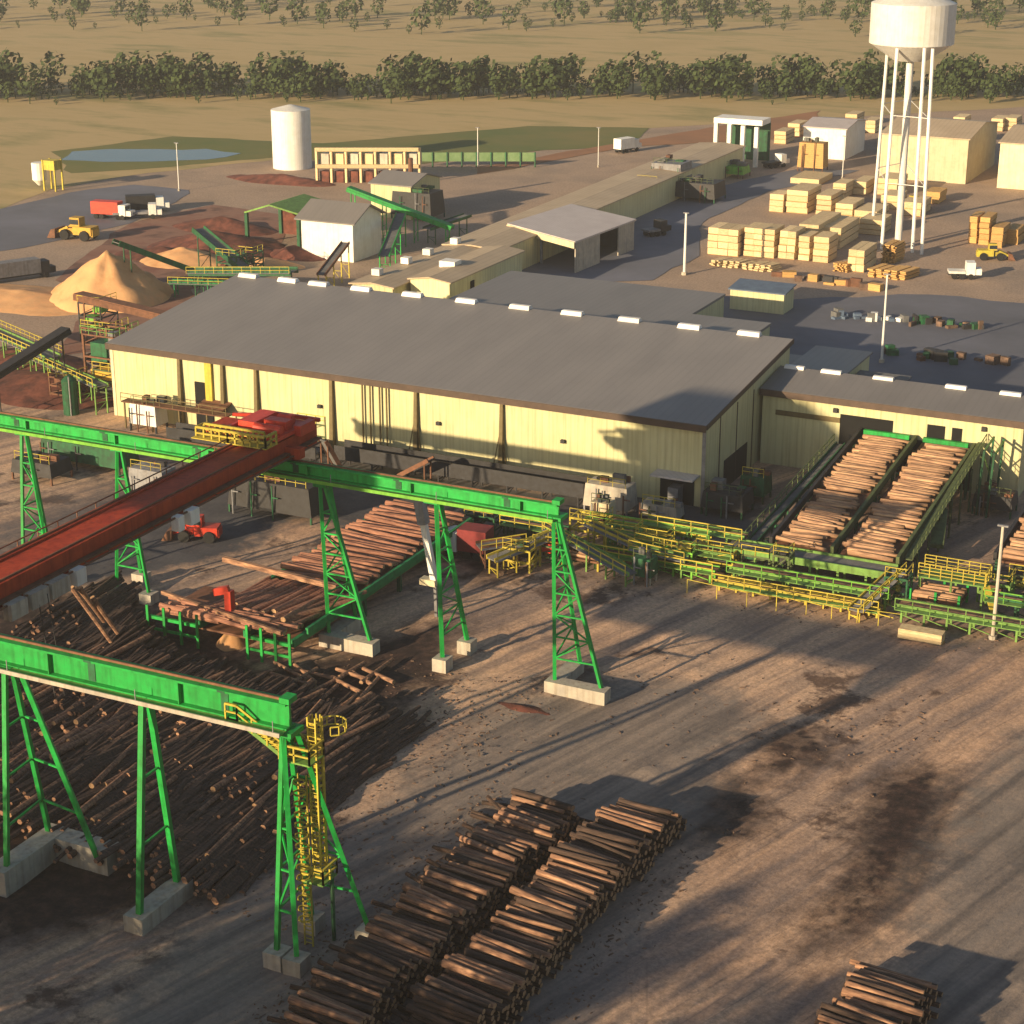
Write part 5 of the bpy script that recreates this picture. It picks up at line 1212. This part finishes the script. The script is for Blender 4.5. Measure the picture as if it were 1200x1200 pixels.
TB = tree_parts('added_shade_tree', 'tree', 'trees added for shade south of the yard', 2, 17, 5.5)
SHADE = [(-136,62,1.3),(-130,56,1.35),(-121,48,1.3),(-115,50,1.3),(-101,50,1.2),(-95,51,1.15),(-89,49,1.05),(-83,49,1.0),(-77,47,1.1),(-70,46,1.12),(-64,46,1.05),(-57,45,1.1),(-50,44,1.05),(-43,43,1.1),(-36,42,1.0),(-29,42,1.1),(-22,42,1.0),(-130,40,1.3),(-112,38,1.35),(-100,37,1.3),(-86,35,1.25),(-73,33,1.2),(-60,31,1.0),(-47,30,1.1),(-33,28,1.1),(-92,55,1.0),(-86,54,.98),(-80,52,.98),(-73,51,1.0),(-67,51,.97),(-61,51,1.0),(-54,50,.98),(-47,49,1.0),(-40,48,1.0),(-33,48,1.0),(-26,47,.98)]  # unseen trees, added to throw shade over the foreground
lab = ['%s of the added shade-trees in the front row south of the yard' % s for s in ('leftmost','second from the left','third from the left','fourth from the left','fifth from the left','sixth from the left','seventh from the left','eighth from the left','middle one','tenth from the left','eleventh from the left','twelfth from the left','fifth from the right','fourth from the right','third from the right','last but one','rightmost')]+['%s of the added shade-trees in the rear row south of the yard' % s for s in ('leftmost','second from the left','third from the left','fourth from the left','fifth from the left','sixth from the left','last but one','rightmost')]+['%s of the added shade-trees in the near row south of the yard' % s for s in ('leftmost','second from the left','third from the left','fourth from the left','fifth from the left','middle one','fifth from the right','fourth from the right','third from the right','last but one','rightmost')]
for i, (x, y, s) in enumerate(SHADE):
    src = TA if i % 2 else TB
    if i < 2:
        src = TB if i == 0 else TA; src.location = (x, y, 0); src.scale = (s,)*3; src['label'] = lab[i]; continue
    copy_tree(src, (x, y, 0), random.uniform(0,6), lab[i], s)
# far tree belts beyond the field
random.seed(77)
belt = MB()
for k in range(1100):
    px = random.uniform(-200,1400); py = random.choice([random.gauss(20,10), random.gauss(112,4), random.gauss(112,4), random.gauss(-60,15)])
    p = G(px, py); s = random.uniform(1.5,5.5)*(1 if noise.noise(Vector((px*.02,py*.1,3))) > -.15 else .4); belt.tube(p, p+Vector((0,0,s)), .2, 4)
    for j in range(95):
        d = Vector((random.gauss(0,1),random.gauss(0,1),random.gauss(0,1))).normalized()*random.uniform(.6,1); c = p+Vector((d.x*s*.8,d.y*s*.8,s*1.25+d.z*s)); n = (d+Vector((random.gauss(0,.6),random.gauss(0,.6),random.gauss(0,.6)))).normalized(); u = n.orthogonal().normalized(); w = n.cross(u); e = s*random.uniform(.12,.22)
        belt.add([c-u*e,c-w*e*.7,c+u*e,c+w*e*.7],[(0,1,2,3)])
tag(belt.build('distant_woods', M['leaf']), 'far belt of dark trees beyond the fields', 'woods', kind='stuff')

# ------------------------------------------------------------ made-up elevated bin, shaped to shade the mill corner
eb = thing('shade_caster_bin', 'unseen bin shape on legs added southwest of the log yard to shade the mill corner', 'storage bin', (-122, 60, 0))
ex, ey = -122.1, 60.2
for dx in (-2,3):
    for dy in (-3,3): MB().beam((ex+dx,ey+dy,0),(ex+dx,ey+dy,35.6),.35).build('leg', M['grey'], eb)
b = MB()
b.hexa([(ex-1.6,ey-4,35.6),(ex+6,ey-4,35.6),(ex+6,ey+4,35.6),(ex-1.6,ey+4,35.6)],[(ex-2,ey-4,40.4),(ex+6,ey-4,40.4),(ex+6,ey+4,40.4),(ex-2,ey+4,40.4)])
b.hexa([(ex-2,ey-4,40.41),(ex+6,ey-4,40.41),(ex+6,ey+4,40.41),(ex-2,ey+4,40.41)],[(ex-7,ey-4,42.6),(ex+5,ey-4,42.6),(ex+5,ey+4,42.6),(ex-7,ey+4,42.6)])
b.hexa([(ex-7,ey-4,42.61),(ex+5,ey-4,42.61),(ex+5,ey+4,42.61),(ex-7,ey+4,42.61)],[(ex-7,ey-4,46.6),(ex+1,ey-4,46.6),(ex+1,ey+4,46.6),(ex-7,ey+4,46.6)])
b.build('bin', M['grey'], eb)
b = MB()
for z in (10,20,30): b.beam((ex-2,ey-3,z),(ex+3,ey-3,z-8),.15); b.beam((ex-2,ey+3,z),(ex+3,ey+3,z-8),.15)
b.build('brace', M['grey'], eb)
# ------------------------------------------------------------ thin golden haze
hm = bpy.data.materials.new('thin_haze'); hm.use_nodes = True; hn = hm.node_tree; hn.nodes.remove(hn.nodes['Principled BSDF'])
pv = hn.nodes.new('ShaderNodeVolumePrincipled'); pv.inputs['Color'].default_value = (.93,.90,.88,1); pv.inputs['Density'].default_value = .00022; pv.inputs['Anisotropy'].default_value = .2
hn.links.new(pv.outputs[0], hn.nodes['Material Output'].inputs['Volume'])
tag(MB().box(-1700,1600,-650,2600,-1.5,76).build('haze', hm), 'thin warm haze over the yard and the far fields', 'haze', kind='stuff')
# ------------------------------------------------------------ sun, sky, camera
AZ, EL = R_(68), R_(13.8)
w = bpy.data.worlds.new('World'); S.world = w; w.use_nodes = True; nt = w.node_tree
sky = nt.nodes.new('ShaderNodeTexSky'); sky.sky_type = 'NISHITA'; sky.sun_disc = False; sky.sun_elevation = EL; sky.sun_rotation = R_(202)
bg = nt.nodes['Background']; bg.inputs[1].default_value = .06; nt.links.new(sky.outputs[0], bg.inputs[0])
sl = bpy.data.lights.new('sun', 'SUN'); sl.energy = 4.6; sl.angle = R_(.6); sl.color = (1, .77, .48)
so = bpy.data.objects.new('sun', sl); COL.objects.link(so)
so.rotation_euler = Vector((math.cos(AZ)*math.cos(EL), math.sin(AZ)*math.cos(EL), -math.sin(EL))).to_track_quat('-Z','Y').to_euler()
cd = bpy.data.cameras.new('camera'); cam = bpy.data.objects.new('camera', cd); COL.objects.link(cam)
cam.location = CAM; cam.rotation_euler = (R_(90)-PIT, 0, YAW); cd.sensor_width = 36; cd.lens = 36*FPX/1200; cd.clip_end = 6000; cd.clip_start = 1
S.camera = cam
S.view_settings.view_transform = 'Standard'; S.view_settings.look = 'None'; S.view_settings.exposure = 0.9; S.view_settings.gamma = 1
S.render.resolution_x = S.render.resolution_y = 1024
